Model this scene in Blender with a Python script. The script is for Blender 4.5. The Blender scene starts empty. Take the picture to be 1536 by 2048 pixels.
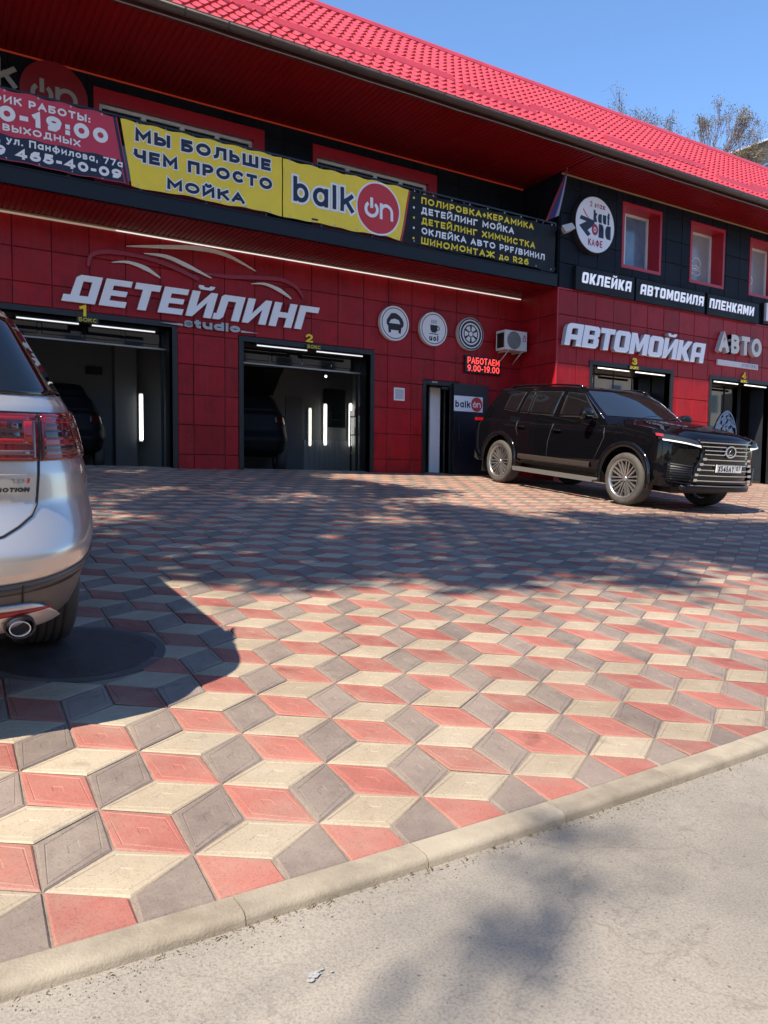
import bpy, bmesh, math, random
from mathutils import Vector, Matrix
R_ = math.radians
C = bpy.context.scene.collection
scene = bpy.context.scene

# ------------------------------------------------------------------ camera
CZ = 1.2
def _mul(A, B):
    return [[sum(A[i][k] * B[k][j] for k in range(3)) for j in range(3)] for i in range(3)]
def cam_rows(yw, p, r):
    Rz = [[math.cos(yw), -math.sin(yw), 0], [math.sin(yw), math.cos(yw), 0], [0, 0, 1]]
    B = [[1, 0, 0], [0, 0, -1], [0, 1, 0]]
    Rp = [[1, 0, 0], [0, math.cos(p), -math.sin(p)], [0, math.sin(p), math.cos(p)]]
    Rr = [[math.cos(r), -math.sin(r), 0], [math.sin(r), math.cos(r), 0], [0, 0, 1]]
    return _mul(_mul(_mul(Rr, Rp), B), Rz)
rows = cam_rows(0.5510925, 0.06492, 0.0093543)
cd = bpy.data.cameras.new("camera")
cam = bpy.data.objects.new("camera", cd)
C.objects.link(cam)
rt, dn, fw = (Vector(v) for v in rows)
cam.matrix_world = Matrix(((rt.x, -dn.x, -fw.x, 0), (rt.y, -dn.y, -fw.y, 0), (rt.z, -dn.z, -fw.z, CZ), (0, 0, 0, 1)))
cd.sensor_fit = 'VERTICAL'; cd.sensor_height = 24.0
cd.lens = 1540.2 / 2048 * 24.0
cd.shift_y = 34.2 / 2048
cd.clip_start = 0.05; cd.clip_end = 2000
scene.camera = cam

# ------------------------------------------------------------------ sky, sun, exposure
SUN_TO = Vector((-0.73, -0.294, 1.0)).normalized()
EL = math.asin(SUN_TO.z); AZ = math.atan2(SUN_TO.x, SUN_TO.y)
w = bpy.data.worlds.new("World"); scene.world = w; w.use_nodes = True
nt = w.node_tree
bg = nt.nodes["Background"]
sky = nt.nodes.new("ShaderNodeTexSky")
sky.sky_type = 'NISHITA'; sky.sun_disc = False
sky.sun_elevation = EL; sky.sun_rotation = AZ
sky.altitude = 400; sky.air_density = 1.15; sky.dust_density = 0.2; sky.ozone_density = 8.0
nt.links.new(sky.outputs[0], bg.inputs[0])
bg.inputs[1].default_value = 0.128
sd = bpy.data.lights.new("sun", 'SUN'); sd.energy = 5.0; sd.angle = R_(0.6); sd.color = (1.0, 0.87, 0.70)
so = bpy.data.objects.new("sun", sd); C.objects.link(so)
so.rotation_euler = (-SUN_TO).to_track_quat('-Z', 'Y').to_euler()
so.location = (-10, -4, 20)
vs = scene.view_settings
vs.view_transform = 'Standard'; vs.look = 'None'; vs.gamma = 1.0; vs.exposure = 1.0; vs.use_curve_mapping = False
scene.cycles.use_denoising = True
scene.cycles.max_bounces = 8

# ------------------------------------------------------------------ layout constants (metres)
F = 13.043          # main facade plane
W = 11.913          # wing facade plane
XC = 11.477         # corner between the two
def zg(x, y):
    return 0.0694 - 0.005225 * x + 0.09968 * y
GT = math.atan(0.09968)

# ------------------------------------------------------------------ materials
def mat(name, col, rough=0.5, metal=0.0, spec=0.5, coat=0.0, coat_r=0.03, noise=0.0, scale=6.0, bump=0.0, bscale=60.0, emit=None, estr=0.0, alpha=1.0, trans=0.0, detail=6.0):
    m = bpy.data.materials.new(name); m.use_nodes = True
    t = m.node_tree; b = t.nodes["Principled BSDF"]
    b.inputs["Base Color"].default_value = (*col, 1)
    b.inputs["Roughness"].default_value = rough; b.inputs["Metallic"].default_value = metal
    b.inputs["Specular IOR Level"].default_value = spec
    b.inputs["Coat Weight"].default_value = coat; b.inputs["Coat Roughness"].default_value = coat_r
    b.inputs["Transmission Weight"].default_value = trans
    if emit:
        b.inputs["Emission Color"].default_value = (*emit, 1); b.inputs["Emission Strength"].default_value = estr
    co = None
    if noise or bump:
        co = t.nodes.new("ShaderNodeTexCoord")
    if noise:
        n = t.nodes.new("ShaderNodeTexNoise"); n.inputs["Scale"].default_value = scale; n.inputs["Detail"].default_value = detail
        t.links.new(co.outputs["Object"], n.inputs["Vector"])
        r = t.nodes.new("ShaderNodeMapRange"); r.inputs[1].default_value = 0.3; r.inputs[2].default_value = 0.7
        r.inputs[3].default_value = 1 - noise; r.inputs[4].default_value = 1 + noise
        t.links.new(n.outputs[0], r.inputs[0])
        x = t.nodes.new("ShaderNodeVectorMath"); x.operation = 'SCALE'; x.inputs[0].default_value = col
        t.links.new(r.outputs[0], x.inputs["Scale"]); t.links.new(x.outputs[0], b.inputs["Base Color"])
        r2 = t.nodes.new("ShaderNodeMapRange"); r2.inputs[1].default_value = 0.3; r2.inputs[2].default_value = 0.7
        r2.inputs[3].default_value = max(0.02, rough * (1 - noise)); r2.inputs[4].default_value = min(1, rough * (1 + noise))
        t.links.new(n.outputs[0], r2.inputs[0]); t.links.new(r2.outputs[0], b.inputs["Roughness"])
    if bump:
        n2 = t.nodes.new("ShaderNodeTexNoise"); n2.inputs["Scale"].default_value = bscale; n2.inputs["Detail"].default_value = 5
        t.links.new(co.outputs["Object"], n2.inputs["Vector"])
        bp = t.nodes.new("ShaderNodeBump"); bp.inputs["Strength"].default_value = bump; bp.inputs["Distance"].default_value = 0.01
        t.links.new(n2.outputs[0], bp.inputs["Height"]); t.links.new(bp.outputs[0], b.inputs["Normal"])
    return m

M = {}
M['red_panel'] = mat('red_panel', (0.335, 0.008, 0.013), 0.40, spec=0.25, noise=0.10, scale=1.2, bump=0.12, bscale=3.0)
M['red_seam'] = mat('red_seam', (0.05, 0.004, 0.006), 0.6)
M['navy_panel'] = mat('navy_panel', (0.007, 0.0095, 0.016), 0.55, spec=0.16, noise=0.15, scale=1.5, bump=0.12, bscale=3.0)
M['navy_seam'] = mat('navy_seam', (0.003, 0.003, 0.005), 0.7)
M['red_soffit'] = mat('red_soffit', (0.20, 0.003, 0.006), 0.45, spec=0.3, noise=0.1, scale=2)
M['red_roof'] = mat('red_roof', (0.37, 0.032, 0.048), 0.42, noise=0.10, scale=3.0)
M['red_trim'] = mat('red_trim', (0.40, 0.014, 0.028), 0.35, noise=0.08)
M['gutter'] = mat('gutter', (0.055, 0.035, 0.030), 0.45, noise=0.15)
M['black_metal'] = mat('black_metal', (0.012, 0.012, 0.013), 0.4, noise=0.1)
M['steel_dark'] = mat('steel_dark', (0.014, 0.018, 0.024), 0.5, spec=0.25, noise=0.15, scale=2)
M['white_pvc'] = mat('white_pvc', (0.72, 0.71, 0.68), 0.4, noise=0.04)
M['white_letter'] = mat('white_letter', (0.90, 0.90, 0.92), 0.35)
M['letter_side'] = mat('letter_side', (0.45, 0.45, 0.47), 0.5)
M['grey_logo'] = mat('grey_logo', (0.35, 0.33, 0.30), 0.45)
M['yellow'] = mat('yellow_vinyl', (0.95, 0.68, 0.035), 0.45, noise=0.06, scale=2.5)
M['navy_ink'] = mat('navy_ink', (0.010, 0.016, 0.045), 0.5)
M['white_ink'] = mat('white_ink', (0.86, 0.86, 0.87), 0.5)
M['yellow_ink'] = mat('yellow_ink', (0.85, 0.65, 0.02), 0.5)
M['red_vinyl'] = mat('red_vinyl', (0.58, 0.035, 0.07), 0.45, noise=0.06, scale=2.5)
M['red_ink'] = mat('red_ink', (0.58, 0.025, 0.03), 0.45)
M['black_vinyl'] = mat('black_vinyl', (0.010, 0.011, 0.013), 0.5, spec=0.25, noise=0.15, scale=2.5)
M['white_disc'] = mat('white_disc', (0.74, 0.74, 0.76), 0.35)
M['black_ink'] = mat('black_ink', (0.01, 0.01, 0.012), 0.5)
M['led_white'] = mat('led_white', (0.9, 0.9, 0.9), 0.4, emit=(1.0, 0.98, 0.94), estr=0.40)
M['led_warm'] = mat('led_warm', (0.8, 0.75, 0.68), 0.4, emit=(1.0, 0.93, 0.82), estr=0.7)
M['led_red'] = mat('led_red', (0.5, 0.05, 0.02), 0.4, emit=(1.0, 0.10, 0.04), estr=0.05)
M['led_text'] = mat('led_text', (0.4, 0.02, 0.02), 0.5, emit=(1.0, 0.06, 0.05), estr=1.2)
M['glass_dark'] = mat('glass_dark', (0.010, 0.012, 0.014), 0.04, spec=0.9)
M['glass_mirror'] = mat('glass_mirror', (0.35, 0.34, 0.33), 0.03, metal=1.0)
M['glass_window'] = mat('glass_window', (0.10, 0.13, 0.18), 0.06, spec=0.9)
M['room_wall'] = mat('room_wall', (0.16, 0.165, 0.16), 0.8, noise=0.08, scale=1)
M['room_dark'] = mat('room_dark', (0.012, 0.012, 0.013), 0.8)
M['concrete'] = mat('concrete_floor', (0.05, 0.048, 0.046), 0.6, noise=0.15)
M['blind'] = mat('blind', (0.42, 0.41, 0.40), 0.8)
M['white_board'] = mat('white_board', (0.75, 0.76, 0.78), 0.5)
def streaks(m, amt=0.22):
    """rain streaks and dust on sheet cladding: noise drawn out along z"""
    t = m.node_tree; b = t.nodes["Principled BSDF"]; src = b.inputs["Base Color"].links[0].from_socket
    co = t.nodes.new("ShaderNodeTexCoord"); mp = t.nodes.new("ShaderNodeMapping"); mp.inputs["Scale"].default_value = (9, 9, 0.5)
    n = t.nodes.new("ShaderNodeTexNoise"); n.inputs["Scale"].default_value = 1.6; n.inputs["Detail"].default_value = 7; n.inputs["Roughness"].default_value = 0.65
    r = t.nodes.new("ShaderNodeValToRGB"); r.color_ramp.elements[0].position = 0.48; r.color_ramp.elements[1].position = 0.78; r.color_ramp.elements[1].color = (amt, amt, amt, 1)
    mx = t.nodes.new("ShaderNodeMix"); mx.data_type = 'RGBA'; mx.inputs[7].default_value = (0.16, 0.09, 0.08, 1)
    t.links.new(co.outputs["Object"], mp.inputs[0]); t.links.new(mp.outputs[0], n.inputs["Vector"]); t.links.new(n.outputs[0], r.inputs[0])
    t.links.new(r.outputs[0], mx.inputs[0]); t.links.new(src, mx.inputs[6]); t.links.new(mx.outputs[2], b.inputs["Base Color"])
streaks(M['red_panel']); streaks(M['navy_panel'], 0.03); streaks(M['red_roof'], 0.16)
# ------------------------------------------------------------------ mesh helpers
class MB:
    """Collects shapes and links them as ONE mesh object."""
    def __init__(s): s.v = []; s.f = []; s.m = []; s.sm = []
    def face(s, idx, mi=0, smooth=False): s.f.append(tuple(idx)); s.m.append(mi); s.sm.append(smooth)
    def add(s, vs):
        b = len(s.v); s.v.extend(tuple(v) for v in vs); return b
    def quad(s, a, b, c, d, mi=0):
        k = s.add((a, b, c, d)); s.face((k, k+1, k+2, k+3), mi)
    def box(s, x0, x1, y0, y1, z0, z1, mi=0, T=None):
        p = [(x, y, z) for z in (z0, z1) for y in (y0, y1) for x in (x0, x1)]
        if T: p = [T @ Vector(q) for q in p]
        k = s.add(p)
        for q in ((0, 2, 3, 1), (4, 5, 7, 6), (0, 1, 5, 4), (1, 3, 7, 5), (3, 2, 6, 7), (2, 0, 4, 6)):
            s.face([k + i for i in q], mi)
    def cbox(s, x0, x1, y0, y1, z0, z1, b=0.004, mi=0, jit=0.0, rnd=None):
        """slab facing -Y with chamfered front edges"""
        j = (lambda: rnd.uniform(-jit, jit)) if jit else (lambda: 0.0)
        k = s.add([(x0, y1, z0), (x1, y1, z0), (x1, y1, z1), (x0, y1, z1),
                   (x0, y0 + b, z0), (x1, y0 + b, z0), (x1, y0 + b, z1), (x0, y0 + b, z1),
                   (x0 + b, y0 + j(), z0 + b), (x1 - b, y0 + j(), z0 + b), (x1 - b, y0 + j(), z1 - b), (x0 + b, y0 + j(), z1 - b)])
        for i in range(4):
            n = (i + 1) % 4
            s.face((k + i, k + n, k + 4 + n, k + 4 + i), mi)
            s.face((k + 4 + i, k + 4 + n, k + 8 + n, k + 8 + i), mi)
        s.face((k + 8, k + 9, k + 10, k + 11), mi)
        s.face((k + 3, k + 2, k + 1, k), mi)
    def tube(s, pts, r, n=8, mi=0, caps=True):
        pts = [Vector(p) for p in pts]; rr = r if isinstance(r, (list, tuple)) else [r] * len(pts)
        base = len(s.v); up = None
        for i, p in enumerate(pts):
            d = (pts[min(i + 1, len(pts) - 1)] - pts[max(i - 1, 0)])
            d = d.normalized() if d.length > 1e-9 else Vector((0, 0, 1))
            if up is None:
                up = d.cross(Vector((0, 0, 1)) if abs(d.z) < 0.9 else Vector((1, 0, 0))).normalized()
            else:
                up = (up - d * up.dot(d)); up = up.normalized() if up.length > 1e-6 else d.orthogonal().normalized()
            q = d.cross(up)
            for k in range(n):
                a = 2 * math.pi * k / n
                s.v.append(tuple(p + (up * math.cos(a) + q * math.sin(a)) * rr[i]))
        for i in range(len(pts) - 1):
            for k in range(n):
                a = base + i * n + k; b = base + i * n + (k + 1) % n
                s.face((a, b, b + n, a + n), mi, True)
        if caps:
            s.face([base + k for k in range(n)][::-1], mi); e = base + (len(pts) - 1) * n
            s.face([e + k for k in range(n)], mi)
    def grid(s, fn, us, vs_, mi=0, smooth=True, flip=False):
        b = len(s.v)
        for u in us:
            for v in vs_: s.v.append(tuple(fn(u, v)))
        nv = len(vs_)
        for i in range(len(us) - 1):
            for j in range(nv - 1):
                q = (b + i*nv + j, b + (i+1)*nv + j, b + (i+1)*nv + j + 1, b + i*nv + j + 1)
                s.face(q[::-1] if flip else q, mi, smooth)
    def prism(s, poly, y0, y1, mi=0, side=None, axis='y'):
        """poly in (x,z) extruded along y (axis 'y'), (y,z) along x ('x') or (x,y) along z ('z')"""
        def P(a, b, t): return {'y': (a, t, b), 'x': (t, a, b), 'z': (a, b, t)}[axis]
        n = len(poly); k = s.add([P(a, b, y0) for a, b in poly] + [P(a, b, y1) for a, b in poly])
        s.face(range(k, k + n), mi); s.face(range(k + 2*n - 1, k + n - 1, -1), mi)
        for i in range(n):
            j = (i + 1) % n; s.face((k + i, k + n + i, k + n + j, k + j), mi if side is None else side)
    def disc(s, cx, cz, rx, rz, y0, y1, n=64, mi=0, side=None):
        s.prism([(cx + rx*math.cos(2*math.pi*i/n), cz + rz*math.sin(2*math.pi*i/n)) for i in range(n)], y0, y1, mi, side)
    def dish(s, cx, cz, r, y, n=48, m=10, mi=0):
        b = len(s.v); s.v.append((cx, y, cz))
        for j in range(1, m + 1):
            for i in range(n):
                a = 2*math.pi*i/n; s.v.append((cx + r*j/m*math.cos(a), y, cz + r*j/m*math.sin(a)))
        for i in range(n):
            q = (i + 1) % n; s.face((b, b + 1 + i, b + 1 + q), mi, True)
            for j in range(m - 1): s.face((b + 1 + j*n + i, b + 1 + (j+1)*n + i, b + 1 + (j+1)*n + q, b + 1 + j*n + q), mi, True)
    def ring(s, cx, cz, r0, r1, y0, y1, n=64, mi=0, a0=0, a1=2*math.pi, k=1.0):
        full = abs(a1 - a0 - 2*math.pi) < 1e-6; m = n if full else n + 1; b = len(s.v)
        for i in range(m):
            a = a0 + (a1 - a0) * i / n; c, q = math.cos(a), math.sin(a)
            for r, y in ((r0, y0), (r1, y0), (r1, y1), (r0, y1)): s.v.append((cx + k*r*c, y, cz + r*q))
        for i in range(n):
            p, q = b + 4*i, b + 4*((i + 1) % m)
            for t in range(4): s.face((p + t, p + (t+1) % 4, q + (t+1) % 4, q + t), mi)
        if not full:
            s.face((b, b+1, b+2, b+3), mi); e = b + 4*n; s.face((e+3, e+2, e+1, e), mi)
    def revolve(s, prof, n=48, mi=0, c=(0, 0, 0), smooth=True):
        """prof: (r, y) turned about the local y axis"""
        b = len(s.v); m = len(prof)
        for i in range(n):
            a = 2 * math.pi * i / n
            for r, y in prof: s.v.append((c[0] + r*math.cos(a), c[1] + y, c[2] + r*math.sin(a)))
        for i in range(n):
            for j in range(m - 1):
                p = b + i*m + j; q = b + ((i+1) % n)*m + j
                s.face((p, q, q + 1, p + 1), mi, smooth)
    def obj(s, name, mats, parent=None, angle=None, fix=False):
        me = bpy.data.meshes.new(name)
        o0 = ORG.get(parent.name, Vector((0, 0, 0))) if parent else Vector((0, 0, 0))
        me.from_pydata([(x - o0.x, y - o0.y, z - o0.z) for x, y, z in s.v], [], s.f)
        for m in (mats if isinstance(mats, (list, tuple)) else [mats]): me.materials.append(m)
        me.polygons.foreach_set("material_index", s.m); me.polygons.foreach_set("use_smooth", s.sm)
        me.update()
        if fix:
            bm = bmesh.new(); bm.from_mesh(me); bmesh.ops.remove_doubles(bm, verts=bm.verts, dist=1e-5)
            bmesh.ops.recalc_face_normals(bm, faces=bm.faces); bm.to_mesh(me); bm.free()
        if angle is not None:
            me.polygons.foreach_set("use_smooth", [True] * len(me.polygons)); me.set_sharp_from_angle(angle=R_(angle))
        o = bpy.data.objects.new(name, me); C.objects.link(o)
        if parent:
            o.parent = parent; ORG[o.name] = o0
        return o
ORG = {}
def thing(name, label, cat, loc=(0, 0, 0), group=None, local=False):
    o = bpy.data.objects.new(name, None); C.objects.link(o)
    o.location = loc; o.empty_display_size = 0.2
    ORG[o.name] = Vector((0, 0, 0)) if local else Vector(loc)
    o['label'] = label; o['category'] = cat
    if group: o['group'] = group
    return o
def tag(o, label=None, cat=None, group=None, kind=None):
    for k, v in (('label', label), ('category', cat), ('group', group), ('kind', kind)):
        if v: o[k] = v
    return o
def copy_tree(o, parent=None):
    c = o.copy(); C.objects.link(c)
    if parent: c.parent = parent
    ORG[c.name] = ORG.get(o.name, Vector((0, 0, 0)))
    for ch in list(o.children): copy_tree(ch, c)
    return c

def rsub(rects, h):
    """rectangles (x0,x1,z0,z1) minus hole h"""
    out = []
    for x0, x1, z0, z1 in rects:
        a0, a1, b0, b1 = max(x0, h[0]), min(x1, h[1]), max(z0, h[2]), min(z1, h[3])
        if a0 >= a1 or b0 >= b1: out.append((x0, x1, z0, z1)); continue
        if x0 < a0: out.append((x0, a0, z0, z1))
        if a1 < x1: out.append((a1, x1, z0, z1))
        if z0 < b0: out.append((a0, a1, z0, b0))
        if b1 < z1: out.append((a0, a1, b1, z1))
    return [r for r in out if r[1] - r[0] > 1e-4 and r[3] - r[2] > 1e-4]
def panels(mb, xs, zs, holes, y, rnd, gap=0.012, th=0.02):
    for i in range(len(xs) - 1):
        for j in range(len(zs) - 1):
            rs = [(xs[i] + gap/2, xs[i+1] - gap/2, zs[j] + gap/2, zs[j+1] - gap/2)]
            for h in holes: rs = rsub(rs, h)
            for r in rs:
                if r[1] - r[0] > 0.03 and r[3] - r[2] > 0.03:
                    mb.cbox(r[0], r[1], y - th, y, r[2], r[3], 0.006, 0, 0.0034, rnd)

# ------------------------------------------------------------------ lettering
def curve_mesh(cu):
    o = bpy.data.objects.new("tmp", cu); C.objects.link(o)
    bpy.context.view_layer.update()
    me = bpy.data.meshes.new_from_object(o.evaluated_get(bpy.context.evaluated_depsgraph_get()))
    bpy.data.objects.remove(o); bpy.data.curves.remove(cu)
    return me
def _arc(cx, cy, rx, ry, a0, a1, n=14):
    return [(cx + rx*math.cos(R_(a0 + (a1 - a0)*i/n)), cy + ry*math.sin(R_(a0 + (a1 - a0)*i/n))) for i in range(n + 1)]
def _bowl(y0, y1, b=.5, w=1.0):
    return [(0, y0)] + _arc(b, (y0 + y1)/2, w - b, (y1 - y0)/2, -90, 90) + [(0, y1)]
def _o(y0=0, y1=1, x0=0, x1=1):
    return [(q[0], q[1]) for q in _arc((x0 + x1)/2, (y0 + y1)/2, (x1 - x0)/2, (y1 - y0)/2, 90, 450, 28)[:-1]] + ['c']
_I = [(0, 1), (0, 0), (1, 1), (1, 0)]; _br = _arc(.5, 1.36, .22, .13, 190, 350, 8); X_ = .70
# stroke letters: width and centre lines in a unit box
ST = {
 'А': (.92, [[(0, 0), (.5, 1), (1, 0)], [(.2, .32), (.8, .32)]]), 'Б': (.78, [[(.92, 1), (0, 1), (0, 0)] + _bowl(0, .57)[1:]]),
 'В': (.78, [[(0, 0), (0, 1)], _bowl(.52, 1, .5, .93), _bowl(0, .52)]), 'Г': (.66, [[(0, 0), (0, 1), (1, 1)]]),
 'Д': (.95, [[(0, -.2), (0, 0), (1, 0), (1, -.2)], [(.14, 0), (.26, .3), (.30, 1), (.84, 1), (.84, 0)]]), 'Е': (.70, [[(1, 1), (0, 1), (0, 0), (1, 0)], [(0, .5), (.88, .5)]]),
 'Ж': (1.25, [[(.5, 0), (.5, 1)], [(0, 1), (.5, .5), (0, 0)], [(1, 1), (.5, .5), (1, 0)]]), 'З': (.74, [_arc(.42, .76, .5, .24, 150, -90), _arc(.42, .26, .58, .26, 90, -150)]),
 'И': (.84, [_I]), 'Й': (.84, [_I, _br]), 'К': (.80, [[(0, 0), (0, 1)], [(.96, 1), (.05, .45)], [(.34, .62), (1, 0)]]),
 'Л': (.88, [[(0, 0), (.12, .06), (.22, .3), (.25, 1), (1, 1), (1, 0)]]), 'М': (.98, [[(0, 0), (0, 1), (.5, .28), (1, 1), (1, 0)]]),
 'Н': (.82, [[(0, 0), (0, 1)], [(1, 0), (1, 1)], [(0, .5), (1, .5)]]), 'О': (.98, [_o()]), 'П': (.82, [[(0, 0), (0, 1), (1, 1), (1, 0)]]),
 'Р': (.76, [[(0, 0), (0, 1)], _bowl(.38, 1)]), 'С': (.86, [_arc(.52, .5, .52, .5, 48, 312, 20)]), 'Т': (.78, [[(.5, 0), (.5, 1)], [(0, 1), (1, 1)]]),
 'У': (.82, [[(0, 1), (.54, .32)], [(1, 1), (.5, .16), (.34, .01), (.1, 0)]]), 'Ф': (1.05, [[(.5, -.04), (.5, 1.04)], _o(.16, .86)]), 'Х': (.82, [[(0, 0), (1, 1)], [(0, 1), (1, 0)]]),
 'Ч': (.78, [[(0, 1), (0, .66)] + _arc(.3, .66, .3, .26, 180, 270, 6) + [(1, .40)], [(1, 0), (1, 1)]]), 'Ш': (1.15, [[(0, 1), (0, 0), (1, 0), (1, 1)], [(.5, 0), (.5, 1)]]),
 'Ы': (1.02, [[(0, 0), (0, 1)], _bowl(0, .58, .35, .68), [(1, 0), (1, 1)]]), 'Ь': (.74, [[(0, 0), (0, 1)], _bowl(0, .58)]),
 '0': (.82, [_o()]), '1': (.50, [[(.05, .82), (.62, 1), (.62, 0)]]), '2': (.72, [_arc(.48, .70, .48, .30, 165, -25, 12) + [(0, 0), (1, 0)]]), '3': (.72, [_arc(.42, .76, .5, .24, 150, -90), _arc(.42, .26, .58, .26, 90, -150)]),
 '4': (.82, [[(.74, 0), (.74, 1), (0, .28), (1, .28)]]), '5': (.74, [[(.9, 1), (.16, 1), (.1, .56)] + _arc(.44, .31, .56, .31, 105, -150)]), '6': (.78, [_o(0, .62), [(.02, .36), (.12, .72), (.42, .98), (.85, .98)]]),
 '7': (.74, [[(0, 1), (1, 1), (.38, 0)]]), '9': (.78, [_o(.38, 1), [(.98, .64), (.88, .28), (.58, .02), (.15, .02)]]),
 ':': (.24, [[(.5, .0), (.5, .01)], [(.5, .55), (.5, .56)]]), '.': (.22, [[(.5, 0), (.5, .01)]]), ',': (.22, [[(.6, .1), (.6, 0), (.3, -.18)]]), '-': (.42, [[(0, .38), (1, .38)]]), '+': (.5, [[(0, .42), (1, .42)], [(.5, .14), (.5, .70)]]), '/': (.42, [[(0, -.05), (1, 1.05)]]), ' ': (.32, []),
 'R': (.78, [[(0, 0), (0, 1)], _bowl(.42, 1), [(.45, .42), (1, 0)]]), 'F': (.66, [[(0, 0), (0, 1), (1, 1)], [(0, .5), (.85, .5)]]), 'Y': (.82, [[(.5, 0), (.5, .45)], [(0, 1), (.5, .45), (1, 1)]]), 'I': (.2, [[(.5, 0), (.5, 1)]]), 'D': (.84, [[(0, 0), (0, 1)], _bowl(0, 1, .42)]), 'N': (.84, [[(0, 0), (0, 1), (1, 0), (1, 1)]]),
 'b': (.72, [[(0, 0), (0, 1)], _o(0, X_)]), 'a': (.72, [[(1, 0), (1, X_)], _o(0, X_)]), 'l': (.2, [[(.5, 0), (.5, 1)]]), 'k': (.66, [[(0, 0), (0, 1)], [(.95, X_), (.05, .28)], [(.38, .46), (1, 0)]]), 'o': (.74, [_o(0, X_)]),
 'n': (.66, [[(0, 0), (0, X_)], [(0, .36)] + _arc(.5, .38, .5, .32, 180, 0) + [(1, 0)]]), 'u': (.66, [[(1, 0), (1, X_)], [(1, .34)] + _arc(.5, .32, .5, .32, 0, -180) + [(0, X_)]]), 'f': (.46, [[(.4, 0), (.4, .75)] + _arc(.75, .75, .35, .25, 180, 90, 6), [(0, X_), (.9, X_)]]),
 's': (.60, [_arc(.5, .52, .45, .18, 30, 270, 10) + _arc(.5, .17, .48, .17, 90, -150, 10)]), 't': (.46, [[(.4, .95), (.4, .2)] + _arc(.72, .2, .32, .2, 180, 270, 5) + [(.9, 0)], [(0, X_), (.9, X_)]]), 'd': (.72, [[(1, 0), (1, 1)], _o(0, X_)]), 'i': (.2, [[(.5, 0), (.5, X_)], [(.5, .9), (.5, 1)]]),
 'у': (.66, [[(0, X_), (.52, .12)], [(1, X_), (.48, .0), (.3, -.2), (.05, -.2)]]), 'л': (.70, [[(0, 0), (.14, .06), (.24, .25), (.27, X_), (1, X_), (1, 0)]]), 'н': (.66, [[(0, 0), (0, X_)], [(1, 0), (1, X_)], [(0, .36), (1, .36)]]), 'ф': (.95, [[(.5, -.22), (.5, .98)], _o(0, X_)]), 'и': (.68, [[(0, X_), (0, 0), (1, X_), (1, 0)]]),
 'в': (.62, [[(0, 0), (0, X_)], _bowl(.37, X_, .5, .93), _bowl(0, .37)]), 'д': (.76, [[(0, -.18), (0, 0), (1, 0), (1, -.18)], [(.15, 0), (.27, .25), (.3, X_), (.84, X_), (.84, 0)]]), 'т': (.6, [[(.5, 0), (.5, X_)], [(0, X_), (1, X_)]]), 'ж': (.95, [[(.5, 0), (.5, X_)], [(0, X_), (.5, .36), (0, 0)], [(1, X_), (.5, .36), (1, 0)]]), 'э': (.64, [_arc(.45, .35, .55, .35, 140, -140, 14), [(.3, .35), (1, .35)]]),
}
for a_, b_ in zip("AEKMOPCTXH", "АЕКМОРСТХН"): ST[a_] = ST[b_]
for a_, b_ in zip("ао", "ao"): ST[a_] = ST[b_]
def ribbon_flat(mb, pts, hw, y0, y1, closed, mi, side, ext=0.0):
    n = len(pts)
    if not closed and ext:
        for e, q in ((0, 1), (n - 1, n - 2)):
            d = (pts[e][0] - pts[q][0], pts[e][1] - pts[q][1]); l = math.hypot(*d) or 1
            pts[e] = (pts[e][0] + d[0]/l*ext, pts[e][1] + d[1]/l*ext)
    b = len(mb.v)
    for i in range(n):
        p = pts[i]; pa = pts[i - 1] if (i > 0 or closed) else None; pb = pts[(i + 1) % n] if (i < n - 1 or closed) else None
        d1 = None if pa is None else (p[0] - pa[0], p[1] - pa[1]); d2 = None if pb is None else (pb[0] - p[0], pb[1] - p[1])
        def u(d):
            l = math.hypot(*d) or 1; return (d[0]/l, d[1]/l)
        d1 = u(d1) if d1 else u(d2); d2 = u(d2) if d2 else d1
        nx, nz = -(d1[1] + d2[1]), d1[0] + d2[0]; l = math.hypot(nx, nz)
        if l < .35: nx, nz, k = -d1[1], d1[0], 1.0
        else: nx, nz = nx/l, nz/l; k = min(1.9, 1/max(.3, -nx*d1[1] + nz*d1[0]))
        L = (p[0] + nx*hw*k, p[1] + nz*hw*k); Q = (p[0] - nx*hw*k, p[1] - nz*hw*k)
        mb.v.extend([(L[0], y0, L[1]), (Q[0], y0, Q[1]), (Q[0], y1, Q[1]), (L[0], y1, L[1])])
    for i in range(n if closed else n - 1):
        p, q = b + 4*i, b + 4*((i + 1) % n)
        for t, m_ in ((0, mi), (1, side), (2, mi), (3, side)): mb.face((p + t, p + (t + 1) % 4, q + (t + 1) % 4, q + t), m_)
    if not closed: mb.face((b, b + 1, b + 2, b + 3), side); e = b + 4*(n - 1); mb.face((e + 3, e + 2, e + 1, e), side)
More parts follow.
